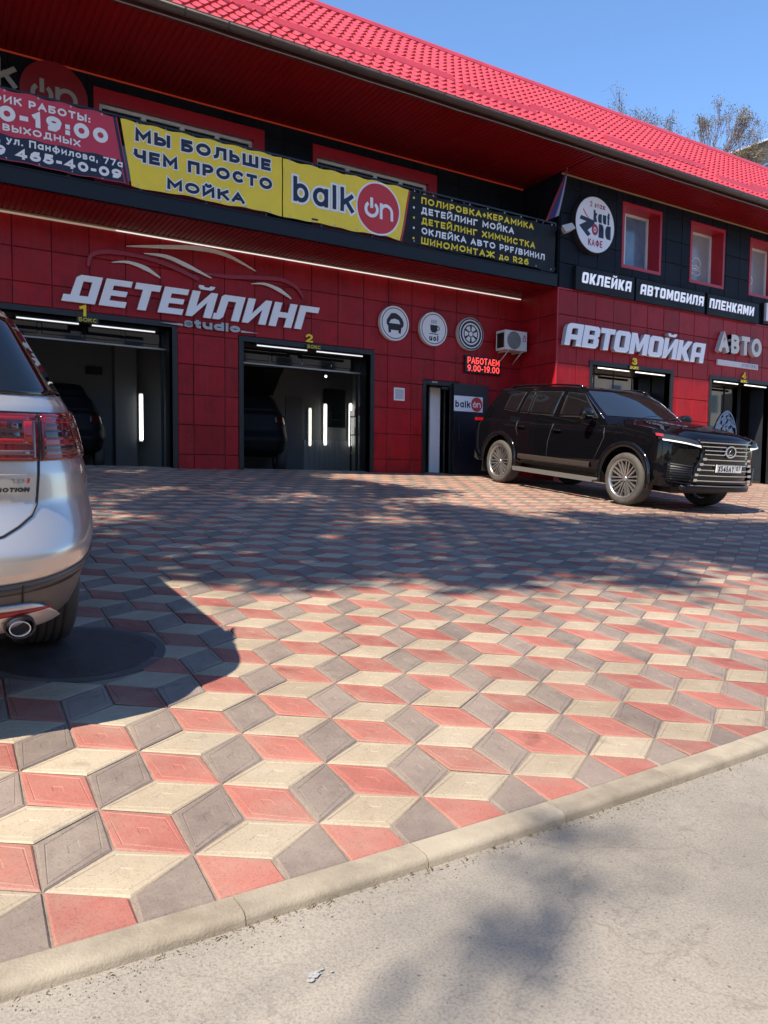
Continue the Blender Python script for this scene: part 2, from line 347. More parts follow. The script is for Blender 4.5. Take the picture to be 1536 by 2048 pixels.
def text(mb, s, x0, x1, z0, z1, y, mi=0, bold=0.02, depth=0.001, shear=0.0, side=None, space=1.0, grow=0.0):
    """letters of even strokes between x0 and x1, baseline z0, cap height z1, on plane y facing -Y"""
    H = z1 - z0; T = (.13 + 2.3*bold)*H; gap = (.10 + .10*space)*H
    tot = sum(ST[c][0] for c in s)*H; gaps = gap*(len(s) - 1)
    if x1 is None: k = 1.0; x1 = x0 + tot + gaps
    elif x0 is None: k = 1.0; x0 = x1 - tot - gaps
    W_ = x1 - x0 - shear*H; k = W_/(tot + gaps); gap *= k; pen = x0; n = 0; th = depth*2
    for c in s:
        n = 7 if n < 7 else 0; w_, strokes = ST[c]; w_ = w_*H*k; iw = max(w_ - T, .0)
        for st in strokes:
            closed = st[-1] == 'c'; pts = []
            for q in (st[:-1] if closed else st):
                px = pen + (T/2 if w_ > T else w_/2) + q[0]*iw; pz = T/2 + q[1]*(H - T) if -.001 <= q[1] <= 1.001 else (T/2 + q[1]*(H - T))
                pts.append((px + shear*pz, z0 + pz))
            fine = []
            for a_, b_ in zip(pts, pts[1:] + ([pts[0]] if closed else [])):
                m_ = max(1, int(math.hypot(b_[0] - a_[0], b_[1] - a_[1])/.07)); fine += [(a_[0] + (b_[0] - a_[0])*i/m_, a_[1] + (b_[1] - a_[1])*i/m_) for i in range(m_)]
            pts = fine if closed else fine + [pts[-1]]
            flat = 0.0 if closed else T/2
            yo = y - n*1.5e-4; n += 1
            ribbon_flat(mb, pts, T/2 + grow, yo - th, y, closed, mi, mi if side is None else side, (flat if not closed else 0) + grow)
        pen += w_ + gap

G = {
 'Д': (1.0, [[(-.12,0),(1.0,0),(1.0,1),(.27,1),(.14,.9),(.11,.25),(-.12,.25)], [(.40,.25),(.40,.78),(.70,.78),(.70,.25)]]),
 'Е': (.92, [[(0,0),(1,0),(1,.22),(.34,.22),(.34,.40),(.92,.40),(.92,.60),(.34,.60),(.34,.78),(1,.78),(1,1),(0,1)]]),
 'Т': (.92, [[(.33,0),(.67,0),(.67,.76),(1,.76),(1,1),(0,1),(0,.76),(.33,.76)]]),
 'И': (1.0, [[(0,0),(.26,0),(.69,.60),(.69,0),(1,0),(1,1),(.74,1),(.31,.40),(.31,1),(0,1)]]),
 'Й': (1.0, [[(0,0),(.26,0),(.69,.60),(.69,0),(1,0),(1,1),(.74,1),(.31,.40),(.31,1),(0,1)], [(.30,1.08),(.70,1.08),(.80,1.14),(.82,1.24),(.62,1.24),(.60,1.18),(.40,1.18),(.38,1.24),(.18,1.24),(.20,1.14)]]),
 'Л': (1.0, [[(-.08,0),(.2,0),(.33,.12),(.36,.76),(.68,.76),(.68,0),(1,0),(1,1),(.14,1),(.05,.92),(.03,.24),(-.08,.24)]]),
 'Н': (1.0, [[(0,0),(.32,0),(.32,.39),(.68,.39),(.68,0),(1,0),(1,1),(.68,1),(.68,.61),(.32,.61),(.32,1),(0,1)]]),
 'Г': (.88, [[(0,0),(.36,0),(.36,.76),(1,.76),(1,1),(0,1)]]),
 'А': (1.0, [[(0,0),(.32,0),(.32,.28),(.68,.28),(.68,0),(1,0),(1,1),(.22,1),(.08,.95),(0,.82)], [(.32,.50),(.32,.72),(.38,.79),(.68,.79),(.68,.50)]]),
 'В': (1.0, [[(0,0),(.85,0),(1,.12),(1,.42),(.9,.5),(1,.58),(1,.88),(.85,1),(0,1)], [(.34,.20),(.34,.40),(.68,.40),(.68,.20)], [(.34,.60),(.34,.80),(.68,.80),(.68,.60)]]),
 'О': (1.0, [[(.15,0),(.85,0),(1,.13),(1,.87),(.85,1),(.15,1),(0,.87),(0,.13)], [(.34,.22),(.34,.78),(.66,.78),(.66,.22)]]),
 'М': (1.22, [[(0,0),(.27,0),(.27,.56),(.42,.14),(.58,.14),(.73,.56),(.73,0),(1,0),(1,1),(.7,1),(.5,.5),(.3,1),(0,1)]]),
 'К': (1.0, [[(0,0),(.32,0),(.32,.36),(.62,0),(1,0),(.64,.5),(1,1),(.64,1),(.32,.64),(.32,1),(0,1)]]),
 'Б': (.96, [[(0,0),(.85,0),(1,.12),(1,.48),(.86,.6),(.34,.6),(.34,.78),(.94,.78),(.94,1),(0,1)], [(.34,.20),(.34,.40),(.68,.40),(.68,.20)]]),
 'Я': (1.0, [[(0,0),(.30,0),(.46,.33),(.68,.33),(.68,0),(1,0),(1,1),(.15,1),(0,.87),(0,.47),(.13,.35)], [(.34,.53),(.34,.79),(.68,.79),(.68,.53)]]),
 'П': (1.0, [[(0,0),(.32,0),(.32,.77),(.68,.77),(.68,0),(1,0),(1,1),(0,1)]]),
}
def block(mb, s, x0, x1, z0, z1, y, depth=0.03, shear=0.0, gap=0.12, mi=0, side=1, sink=None):
    """block capitals; z1 is the cap height without breves"""
    tot = sum(G[c][0] for c in s) + gap * (len(s) - 1)
    wd = (x1 - x0 - shear * (z1 - z0)); k = wd / tot; pen = x0
    for c in s:
        gw, outs = G[c]
        cu = bpy.data.curves.new("g", 'CURVE'); cu.dimensions = '2D'; cu.fill_mode = 'BOTH'; cu.extrude = depth / 2
        for o in outs:
            sp = cu.splines.new('POLY'); sp.points.add(len(o) - 1); sp.use_cyclic_u = True
            for i, (a, b) in enumerate(o):
                sp.points[i].co = (pen + a*gw*k + shear*b*(z1-z0), z0 + b*(z1-z0), 0, 1)
        me = curve_mesh(cu)
        kk = mb.add([(v.co.x, y - (v.co.z + depth/2), v.co.y) for v in me.vertices])
        for p in me.polygons: mb.face([kk + i for i in p.vertices], mi if abs(p.normal.z) > 0.5 else side)
        bpy.data.meshes.remove(me)
        if sink: sink(mb); mb = MB()
        pen += (gw + gap) * k
def logo_on(mb, cx, cz, r, y, mi_ink, k=1.0):
    """power-button o and n"""
    ro = r * 0.30; ox = cx - r * 0.36; oz = cz - r * 0.03; t = r * 0.10
    mb.ring(ox, oz, ro - t, ro + t*0.3, y - 0.003, y, 40, mi_ink, R_(-235), R_(55), k)
    mb.box(ox - t*0.65*k, ox + t*0.65*k, y - 0.0036, y, oz + ro*0.15, oz + ro*1.55, mi_ink)
    nx = cx + r * 0.36
    mb.ring(nx, oz - 0.0, ro - t, ro + t*0.3, y - 0.003, y, 24, mi_ink, 0, math.pi, k)
    mb.box(nx - k*(ro + t*0.3), nx - k*(ro - t), y - 0.0036, y, oz - ro - t*0.2, oz + ro + t*0.2, mi_ink)
    mb.box(nx + k*(ro - t), nx + k*(ro + t*0.3), y - 0.0036, y, oz - ro - t*0.2, oz - 0.001, mi_ink)
# ------------------------------------------------------------------ ground, road, kerb, paving
rnd = random.Random(7)
def kin(x):
    x = max(x, 0.0); return 1.645 + (0.0115 * x * x if x < 6 else 0.414 + 0.138 * (x - 6))
def kout(x): return kin(x) - 0.088
def ground_mats():
    m = mat('asphalt', (0.20, 0.185, 0.165), 0.85); t = m.node_tree; b = t.nodes["Principled BSDF"]
    co = t.nodes.new("ShaderNodeTexCoord")
    def noise(sc, det=6, rough=0.6):
        n = t.nodes.new("ShaderNodeTexNoise"); n.inputs["Scale"].default_value = sc; n.inputs["Detail"].default_value = det; n.inputs["Roughness"].default_value = rough
        t.links.new(co.outputs["Object"], n.inputs["Vector"]); return n.outputs[0]
    def ramp(src, stops):
        r = t.nodes.new("ShaderNodeValToRGB"); e = r.color_ramp.elements
        while len(e) < len(stops): e.new(0.5)
        for i, (p, c) in enumerate(stops): e[i].position = p; e[i].color = (*c, 1)
        t.links.new(src, r.inputs[0]); return r.outputs[0]
    def mix(a, b_, f, mode='MIX', fv=None):
        x = t.nodes.new("ShaderNodeMix"); x.data_type = 'RGBA'; x.blend_type = mode
        if f is not None: t.links.new(f, x.inputs[0])
        else: x.inputs[0].default_value = fv
        t.links.new(a, x.inputs[6]); t.links.new(b_, x.inputs[7]); return x.outputs[2]
    base = ramp(noise(0.9), [(0.3, (0.200, 0.185, 0.162)), (0.7, (0.272, 0.250, 0.217))])
    grain = ramp(noise(160, 3), [(0.30, (0.62, 0.62, 0.62)), (0.5, (1, 1, 1)), (0.72, (1.18, 1.17, 1.15))])
    c1 = mix(base, grain, None, 'MULTIPLY', 0.8)
    v = t.nodes.new("ShaderNodeTexVoronoi"); v.inputs["Scale"].default_value = 90; t.links.new(co.outputs["Object"], v.inputs["Vector"])
    pits = ramp(v.outputs["Distance"], [(0.0, (0.55, 0.54, 0.52)), (0.16, (1, 1, 1))])
    c2 = mix(c1, pits, None, 'MULTIPLY', 0.7)
    v2 = t.nodes.new("ShaderNodeTexVoronoi"); v2.inputs["Scale"].default_value = 26; t.links.new(co.outputs["Object"], v2.inputs["Vector"])
    peb = ramp(v2.outputs["Distance"], [(0.0, (1, 1, 1)), (0.085, (1, 1, 1)), (0.10, (0, 0, 0))])
    hi = ramp(v2.outputs["Color"], [(0.3, (0.11, 0.10, 0.095)), (0.8, (0.30, 0.275, 0.25))])
    c3 = mix(c2, hi, peb, 'MIX')
    st = ramp(noise(3.2, 3), [(0.66, (0, 0, 0)), (0.72, (0.6, 0.6, 0.6))])
    dk = t.nodes.new("ShaderNodeRGB"); dk.outputs[0].default_value = (0.12, 0.108, 0.095, 1)
    c4 = mix(c3, dk.outputs[0], st)
    big = ramp(noise(0.8, 8, 0.68), [(0.36, (0.72, 0.71, 0.70)), (0.50, (0.95, 0.95, 0.95)), (0.64, (1.08, 1.07, 1.05))])
    c4 = mix(c4, big, None, 'MULTIPLY', 0.9)
    vc = t.nodes.new("ShaderNodeTexVoronoi"); vc.feature = 'DISTANCE_TO_EDGE'; vc.inputs["Scale"].default_value = 1.15
    wp = t.nodes.new("ShaderNodeVectorMath"); wp.operation = 'ADD'; wn = t.nodes.new("ShaderNodeTexNoise"); wn.inputs["Scale"].default_value = 4.0; wn.inputs["Detail"].default_value = 6
    t.links.new(co.outputs["Object"], wn.inputs["Vector"]); ws = t.nodes.new("ShaderNodeVectorMath"); ws.operation = 'SCALE'; ws.inputs["Scale"].default_value = 0.35; t.links.new(wn.outputs["Color"], ws.inputs[0])
    t.links.new(co.outputs["Object"], wp.inputs[0]); t.links.new(ws.outputs[0], wp.inputs[1]); t.links.new(wp.outputs[0], vc.inputs["Vector"])
    crk = ramp(vc.outputs["Distance"], [(0.0, (0.45, 0.44, 0.43)), (0.006, (1, 1, 1))])
    c4 = mix(c4, crk, None, 'MULTIPLY', 0.32)
    t.links.new(c4, b.inputs["Base Color"])
    bp = t.nodes.new("ShaderNodeBump"); bp.inputs["Strength"].default_value = 0.4; bp.inputs["Distance"].default_value = 0.005
    ad = t.nodes.new("ShaderNodeMath"); ad.operation = 'ADD'
    t.links.new(noise(130, 4), ad.inputs[0]); t.links.new(noise(24, 4), ad.inputs[1])
    t.links.new(ad.outputs[0], bp.inputs["Height"]); t.links.new(bp.outputs[0], b.inputs["Normal"])
    M['asphalt'] = m
ground_mats()
def tile_mat(name, c_lo, c_hi, spots):
    m = bpy.data.materials.new(name); m.use_nodes = True; t = m.node_tree; b = t.nodes["Principled BSDF"]
    b.inputs["Roughness"].default_value = 0.62; b.inputs["Specular IOR Level"].default_value = 0.35
    a = t.nodes.new("ShaderNodeAttribute"); a.attribute_name = "tile_rand"
    co = t.nodes.new("ShaderNodeTexCoord")
    n = t.nodes.new("ShaderNodeTexNoise"); n.inputs["Scale"].default_value = 7; n.inputs["Detail"].default_value = 8; n.inputs["Roughness"].default_value = 0.65
    t.links.new(co.outputs["Object"], n.inputs["Vector"])
    mr = t.nodes.new("ShaderNodeMapRange"); mr.inputs[1].default_value = 0.3; mr.inputs[2].default_value = 0.7; mr.inputs[3].default_value = -0.35; mr.inputs[4].default_value = 0.35
    t.links.new(n.outputs[0], mr.inputs[0])
    ad = t.nodes.new("ShaderNodeMath"); ad.operation = 'ADD'; ad.use_clamp = True
    t.links.new(a.outputs["Fac"], ad.inputs[0]); t.links.new(mr.outputs[0], ad.inputs[1])
    mx = t.nodes.new("ShaderNodeMix"); mx.data_type = 'RGBA'; mx.inputs[6].default_value = (*c_lo, 1); mx.inputs[7].default_value = (*c_hi, 1)
    t.links.new(ad.outputs[0], mx.inputs[0])
    # worn pale blotches and dark specks
    n2 = t.nodes.new("ShaderNodeTexNoise"); n2.inputs["Scale"].default_value = 2.6; n2.inputs["Detail"].default_value = 10; n2.inputs["Roughness"].default_value = 0.7
    t.links.new(co.outputs["Object"], n2.inputs["Vector"])
    r2 = t.nodes.new("ShaderNodeValToRGB"); r2.color_ramp.elements[0].position = 0.44; r2.color_ramp.elements[1].position = 0.70
    r2.color_ramp.elements[1].color = (0.72, 0.72, 0.72, 1); t.links.new(n2.outputs[0], r2.inputs[0])
    m2 = t.nodes.new("ShaderNodeMix"); m2.data_type = 'RGBA'; t.links.new(r2.outputs[0], m2.inputs[0]); t.links.new(mx.outputs[2], m2.inputs[6]); m2.inputs[7].default_value = (*spots, 1)
    n3 = t.nodes.new("ShaderNodeTexNoise"); n3.inputs["Scale"].default_value = 190; n3.inputs["Detail"].default_value = 3
    t.links.new(co.outputs["Object"], n3.inputs["Vector"])
    r3 = t.nodes.new("ShaderNodeValToRGB"); r3.color_ramp.elements[0].position = 0.28; r3.color_ramp.elements[0].color = (0.62, 0.6, 0.58, 1); r3.color_ramp.elements[1].position = 0.46
    t.links.new(n3.outputs[0], r3.inputs[0])
    m3 = t.nodes.new("ShaderNodeMix"); m3.data_type = 'RGBA'; m3.blend_type = 'MULTIPLY'; m3.inputs[0].default_value = 0.8
    t.links.new(m2.outputs[2], m3.inputs[6]); t.links.new(r3.outputs[0], m3.inputs[7])
    n5 = t.nodes.new("ShaderNodeTexNoise"); n5.inputs["Scale"].default_value = 0.55; n5.inputs["Detail"].default_value = 9; n5.inputs["Roughness"].default_value = 0.72
    t.links.new(co.outputs["Object"], n5.inputs["Vector"])
    r5 = t.nodes.new("ShaderNodeValToRGB"); r5.color_ramp.elements[0].position = 0.38; r5.color_ramp.elements[0].color = (0.70, 0.68, 0.67, 1); r5.color_ramp.elements[1].position = 0.56
    t.links.new(n5.outputs[0], r5.inputs[0])
    n6 = t.nodes.new("ShaderNodeTexNoise"); n6.inputs["Scale"].default_value = 5.5; n6.inputs["Detail"].default_value = 4
    t.links.new(co.outputs["Object"], n6.inputs["Vector"])
    r6 = t.nodes.new("ShaderNodeValToRGB"); r6.color_ramp.elements[0].position = 0.26; r6.color_ramp.elements[0].color = (0.5, 0.48, 0.47, 1); r6.color_ramp.elements[1].position = 0.36
    t.links.new(n6.outputs[0], r6.inputs[0])
    m5 = t.nodes.new("ShaderNodeMix"); m5.data_type = 'RGBA'; m5.blend_type = 'MULTIPLY'; m5.inputs[0].default_value = 0.75
    t.links.new(m3.outputs[2], m5.inputs[6]); t.links.new(r5.outputs[0], m5.inputs[7])
    m6 = t.nodes.new("ShaderNodeMix"); m6.data_type = 'RGBA'; m6.blend_type = 'MULTIPLY'; m6.inputs[0].default_value = 0.7
    t.links.new(m5.outputs[2], m6.inputs[6]); t.links.new(r6.outputs[0], m6.inputs[7])
    t.links.new(m6.outputs[2], b.inputs["Base Color"])
    bp = t.nodes.new("ShaderNodeBump"); bp.inputs["Strength"].default_value = 0.35; bp.inputs["Distance"].default_value = 0.003
    n4 = t.nodes.new("ShaderNodeTexNoise"); n4.inputs["Scale"].default_value = 70; n4.inputs["Detail"].default_value = 6
    t.links.new(co.outputs["Object"], n4.inputs["Vector"]); t.links.new(n4.outputs[0], bp.inputs["Height"]); t.links.new(bp.outputs[0], b.inputs["Normal"])
    return m
M['tile_cream'] = tile_mat('tile_cream', (0.30, 0.250, 0.182), (0.385, 0.327, 0.243), (0.37, 0.33, 0.26))
M['tile_red'] = tile_mat('tile_red', (0.27, 0.092, 0.076), (0.36, 0.145, 0.115), (0.31, 0.215, 0.17))
M['tile_grey'] = tile_mat('tile_grey', (0.165, 0.134, 0.118), (0.250, 0.203, 0.176), (0.28, 0.24, 0.20))
M['grout'] = mat('grout', (0.19, 0.155, 0.125), 0.9, noise=0.3, scale=9, bump=0.5, bscale=90)
M['kerb'] = mat('kerb_stone', (0.285, 0.25, 0.195), 0.8, noise=0.10, scale=11, bump=0.22, bscale=160)
def vary(m, lo=0.86, hi=1.06):
    """a slightly different tone for each stone"""
    t = m.node_tree; b = t.nodes["Principled BSDF"]; src = b.inputs["Base Color"].links[0].from_socket; g_ = t.nodes.new("ShaderNodeNewGeometry")
    r = t.nodes.new("ShaderNodeMapRange"); r.inputs[3].default_value = lo; r.inputs[4].default_value = hi; t.links.new(g_.outputs["Random Per Island"], r.inputs[0])
    x = t.nodes.new("ShaderNodeVectorMath"); x.operation = 'SCALE'; t.links.new(src, x.inputs[0]); t.links.new(r.outputs[0], x.inputs["Scale"])
    n = t.nodes.new("ShaderNodeTexNoise"); n.inputs["Scale"].default_value = 3.5; n.inputs["Detail"].default_value = 9; n.inputs["Roughness"].default_value = .7
    co = t.nodes.new("ShaderNodeTexCoord"); t.links.new(co.outputs["Object"], n.inputs["Vector"])
    rp = t.nodes.new("ShaderNodeValToRGB"); rp.color_ramp.elements[0].position = .34; rp.color_ramp.elements[0].color = (.62, .60, .58, 1); rp.color_ramp.elements[1].position = .52; t.links.new(n.outputs[0], rp.inputs[0])
    mx = t.nodes.new("ShaderNodeMix"); mx.data_type = 'RGBA'; mx.blend_type = 'MULTIPLY'; mx.inputs[0].default_value = .8
    t.links.new(x.outputs[0], mx.inputs[6]); t.links.new(rp.outputs[0], mx.inputs[7]); t.links.new(mx.outputs[2], b.inputs["Base Color"])
vary(M['kerb']); vary(M['red_panel'], .88, 1.10); vary(M['navy_panel'], .85, 1.15)
M['soil'] = mat('soil', (0.22, 0.17, 0.11), 0.95, noise=0.3, scale=20)

g = MB(); g.quad((-400, -400, -0.35), (400, -400, -0.35), (400, 400, -0.35), (-400, 400, -0.35))
tag(g.obj('ground', mat('dry_ground', (0.22, 0.19, 0.14), 0.95, noise=0.2, scale=0.3)), kind='structure')
g = MB(); zr = lambda x, y: 0.2075 - 0.005 * x + 0.012 * (y - 1.5)
g.grid(lambda x, y: (x, y if y < 1 else kout(x) + 0.02, zr(x, y)), [-60, -20, -6, -3] + [i * 0.25 for i in range(0, 41)] + [14, 20, 60], [-11, -4, -1, 0.4, 1.55], smooth=True)
tag(g.obj('road', M['asphalt']), kind='structure')

def kerb():
    mb = MB(); js = [-14 + i * 0.5 for i in range(62)]; js = [j + 0.11 for j in js]
    for a, b in zip(js, js[1:]):
        xs = [a + 0.0013 + (b - a - 0.0026) * i / 4 for i in range(5)]
        dz = rnd.uniform(-0.0006, 0.0006); dy = rnd.uniform(-0.0008, 0.0008)
        prof = [(0.0, -0.12), (0.0, -0.003), (0.003, 0.0), (0.036, 0.0005), (0.066, 0.0), (0.076, -0.002), (0.084, -0.008), (0.088, -0.017), (0.089, -0.12)]
        fn = lambda x, p: (x, kin(x) + dy - p[0], zg(x, kin(x)) + 0.004 + dz + p[1])
        k0 = len(mb.v)
        mb.grid(fn, xs, prof, 0, True, True)
        n = len(prof)
        mb.face([k0 + i for i in range(n)], 0); mb.face([k0 + 4*n + i for i in range(n)][::-1], 0)
    o = mb.obj('kerb', M['kerb'], None, 40, True); tag(o, kind='structure')
kerb()

def grit():
    rg = random.Random(21); mb = MB()
    def stone(x, y, z, r):
        a = rg.uniform(0, 6.28); pts = [(x + r*math.cos(a + k*2.1)*rg.uniform(.7, 1.2), y + r*math.sin(a + k*2.1)*rg.uniform(.7, 1.2), z - r*.2) for k in range(3)]
        k = mb.add(pts + [(x + rg.uniform(-.2, .2)*r, y, z + r*rg.uniform(.4, .9))]); c = rg.choice((0, 0, 0, 1, 2))
        for f_ in ((0, 1, 3), (1, 2, 3), (2, 0, 3)): mb.face([k + i for i in f_], c)
    for _ in range(1500):
        x = rg.uniform(-.3, 3.4); d = abs(rg.gauss(0, .035)) if rg.random() < .75 else rg.uniform(0, .5)
        dens = .35 + .65*math.sin(2.2*x + .8)**2
        if rg.random() > dens: continue
        y = kout(x) - .003 - d; stone(x, y, zr(x, y) + .001, rg.uniform(.001, .0030) if d < .1 else rg.uniform(.0008, .0020))
    for _ in range(170):                                   # dry straw and leaf bits
        x = rg.choice((rg.gauss(.85, .22), rg.gauss(1.5, .25), rg.uniform(0, 3))); y = kout(x) - .004 - abs(rg.gauss(0, .014)); z = zr(x, y) + .004; a = rg.uniform(0, 3.1); l = rg.uniform(.003, .010); w_ = l*rg.uniform(.08, .35)
        dx, dy = math.cos(a)*l, math.sin(a)*l; nx, ny = -math.sin(a)*w_, math.cos(a)*w_; k = mb.add([(x-dx, y-dy, z), (x+nx, y+ny, z + .004), (x+dx, y+dy, z), (x-nx, y-ny, z + .002)]); mb.face((k, k+1, k+2, k+3), 3)
    o = mb.obj('grit', [mat('grit_grey', (0.12, 0.105, 0.09), .9), mat('grit_pale', (0.30, 0.27, 0.23), .9), mat('grit_dark', (0.045, 0.04, 0.035), .9), mat('straw', (0.13, 0.09, 0.045), .9)]); tag(o, kind='stuff')
    m = MB()                                               # a splash of white paint on the asphalt
    for cx, cy, r, n in ((.665, 1.335, .014, 13), (.652, 1.322, .010, 7), (.685, 1.342, .006, 6), (.70, 1.325, .004, 5), (.145, 1.37, .007, 7)):
        ps = [(cx + r*rg.uniform(.6, 1.25)*math.cos(6.283*i/n), cy + .7*r*rg.uniform(.6, 1.25)*math.sin(6.283*i/n)) for i in range(n)]
        k = m.add([(x, y, zr(x, y) + .004) for x, y in ps]); m.face(range(k, k + n))
    tag(m.obj('road_stain', mat('paint_splash', (0.30, 0.30, 0.30), .8, noise=.3, scale=200)), kind='structure')
grit()
MAN = (0.60, 3.59, 0.345)
def paving():
    O = Vector((0.233, 1.853)); u = Vector((0.3525, 0.003)); wv = Vector((0.188, 0.3215))
    v, f, mi, rv = [], [], [], []
    up = Vector((0.005225, -0.09968, 1)).normalized()
    def clip(poly):
        out = poly
        def half(ps, fn):
            r = []
            for i, p in enumerate(ps):
                q = ps[(i + 1) % len(ps)]; a, b = fn(p), fn(q)
                if a >= 0: r.append(p)
                if a * b < 0: r.append(p + (q - p) * (a / (a - b)))
            return r
        out = half(out, lambda p: p.y - kin(p.x) - 0.002)
        if out: out = half(out, lambda p: F + 0.3 - p.y)
        return out
    def emit(q, cl, r, near):
        c = sum(q, Vector((0, 0))) / 4
        if any(p.y < kin(p.x) + 0.002 for p in q) or max(p.y for p in q) > F + 0.28:
            ps = clip(q)
            if len(ps) < 3: return
            near = False
        else: ps = q
        n = len(ps); c = sum(ps, Vector((0, 0))) / n
        tx, ty = rnd.uniform(-0.006, 0.006), rnd.uniform(-0.006, 0.006); dz = rnd.uniform(-0.0015, 0.0015)
        def P(p, d): return (p.x, p.y, zg(p.x, p.y) + dz + d + (p.x - c.x) * tx + (p.y - c.y) * ty)
        def ins(k): 
            r_ = []
            for p in ps:
                dd = c - p; r_.append(p + dd * min(0.9, k / max(dd.length, 1e-3)))
            return r_
        lv = [(0.004, -0.005), (0.010, -0.001), (0.026, 0.0), (0.029, -0.0020), (0.033, -0.0003)] if near else [(0.004, -0.005), (0.011, 0.0)]
        b = len(v)
        for k, d in lv: v.extend(P(p, d) for p in ins(k))
        for s_ in range(len(lv) - 1):
            for i in range(n):
                j = (i + 1) % n
                f.append((b + s_*n + i, b + s_*n + j, b + (s_+1)*n + j, b + (s_+1)*n + i)); mi.append(cl); rv.append(r)
        t = b + (len(lv) - 1) * n
        if near and n == 4:
            m = [c + (p - c) * 0.17 for p in ps]; m2 = [c + (p - c) * 0.14 for p in ps]
            k = len(v); v.extend(P(p, -0.0005) for p in m); v.extend(P(p, -0.0020) for p in m2)
            for i in range(4):
                j = (i + 1) % 4
                f.append((t + i, t + j, k + j, k + i)); f.append((k + i, k + j, k + 4 + j, k + 4 + i)); mi.extend((cl, cl)); rv.extend((r, r))
            f.append((k + 4, k + 5, k + 6, k + 7)); mi.append(cl); rv.append(r * 0.8)
        else:
            f.append(tuple(t + i for i in range(n))); mi.append(cl); rv.append(r)
    for j in range(-3, 36):
        for i in range(-40, 95):
            p = O + u * i + wv * j
            if p.x < -6 or p.x > 27 or p.y < 1.0 or p.y > F + 0.8: continue
            near = (p.y < 4.6 and -0.8 < p.x < 6)
            for q, cl in (((p, p + (2*u - wv)/3, p + u, p + (u + wv)/3), 0), ((p, p + (u + wv)/3, p + wv, p + (2*wv - u)/3), 2), ((p, p + (u - 2*wv)/3, p + u - wv, p + (2*u - wv)/3), 1)):
                q = [Vector(a) for a in q]
                ar = sum(q[k].x * q[(k+1) % 4].y - q[(k+1) % 4].x * q[k].y for k in range(4))
                if ar < 0: q.reverse()
                cc = (q[0] + q[2]) / 2
                if (cc.x - MAN[0])**2 + (cc.y - MAN[1])**2 < (MAN[2] + 0.02)**2: continue
                emit(q, cl, rnd.random() ** 1.2, near)
    me = bpy.data.meshes.new('pavement'); me.from_pydata(v, [], f)
    for m in ('tile_cream', 'tile_red', 'tile_grey'): me.materials.append(M[m])
    me.polygons.foreach_set("material_index", mi)
    at = me.attributes.new("tile_rand", 'FLOAT', 'FACE'); at.data.foreach_set("value", rv)
    me.update(); o = bpy.data.objects.new('pavement', me); C.objects.link(o); tag(o, kind='structure')
    b = MB()
    b.grid(lambda x, y: (x, kin(x) - 0.02 if y < 2 else y, zg(x, y if y > 2 else kin(x)) - 0.0065), [-40, -14, -6, -3] + [0.25*i for i in range(0, 33)] + [10, 14, 20, 26, 60], [1.6, 2.3, 6, 10, F + 0.33], smooth=False)
    b.grid(lambda x, y: (x, y, zg(x, F + 0.33) - 0.0065), [-40, 0, 26, 60], [F + 0.33, 24, 60], smooth=False)
    tag(b.obj('plaza_ground', M['grout']), kind='structure')
paving()
# round cover under the parked hatchback
t = thing('manhole_cover', 'round dark cast cover in a concrete collar set in the paving', 'manhole cover', (MAN[0], MAN[1], zg(MAN[0], MAN[1])))
def tilt(mb):  # lay a shape drawn round the origin in xz onto the sloping ground
    mb.v = [(MAN[0] + x, MAN[1] + z, zg(MAN[0] + x, MAN[1] + z) - y) for x, y, z in mb.v]
mb = MB(); mb.ring(0, 0, MAN[2] + 0.003, MAN[2] + 0.045, -0.001, 0.05, 64); tilt(mb); mb.obj('collar', mat('collar_concrete', (0.09, 0.08, 0.075), 0.8, noise=0.2), t, 30, True)
mb = MB(); mb.disc(0, 0, MAN[2], MAN[2], -0.002, 0.05, 64)
for a in range(5): pass
tilt(mb); mb.obj('lid', mat('cast_iron', (0.045, 0.038, 0.038), 0.6, noise=0.25, scale=9, bump=0.2, bscale=120), t, 30, True)
for x, y in ((0.28, 0.03), (0.03, -0.28)): mb = MB(); mb.box(x - 0.016, x + 0.016, -0.0026, 0.0, y - 0.006, y + 0.006); tilt(mb); mb.obj('lift_hole', M['black_metal'], t)

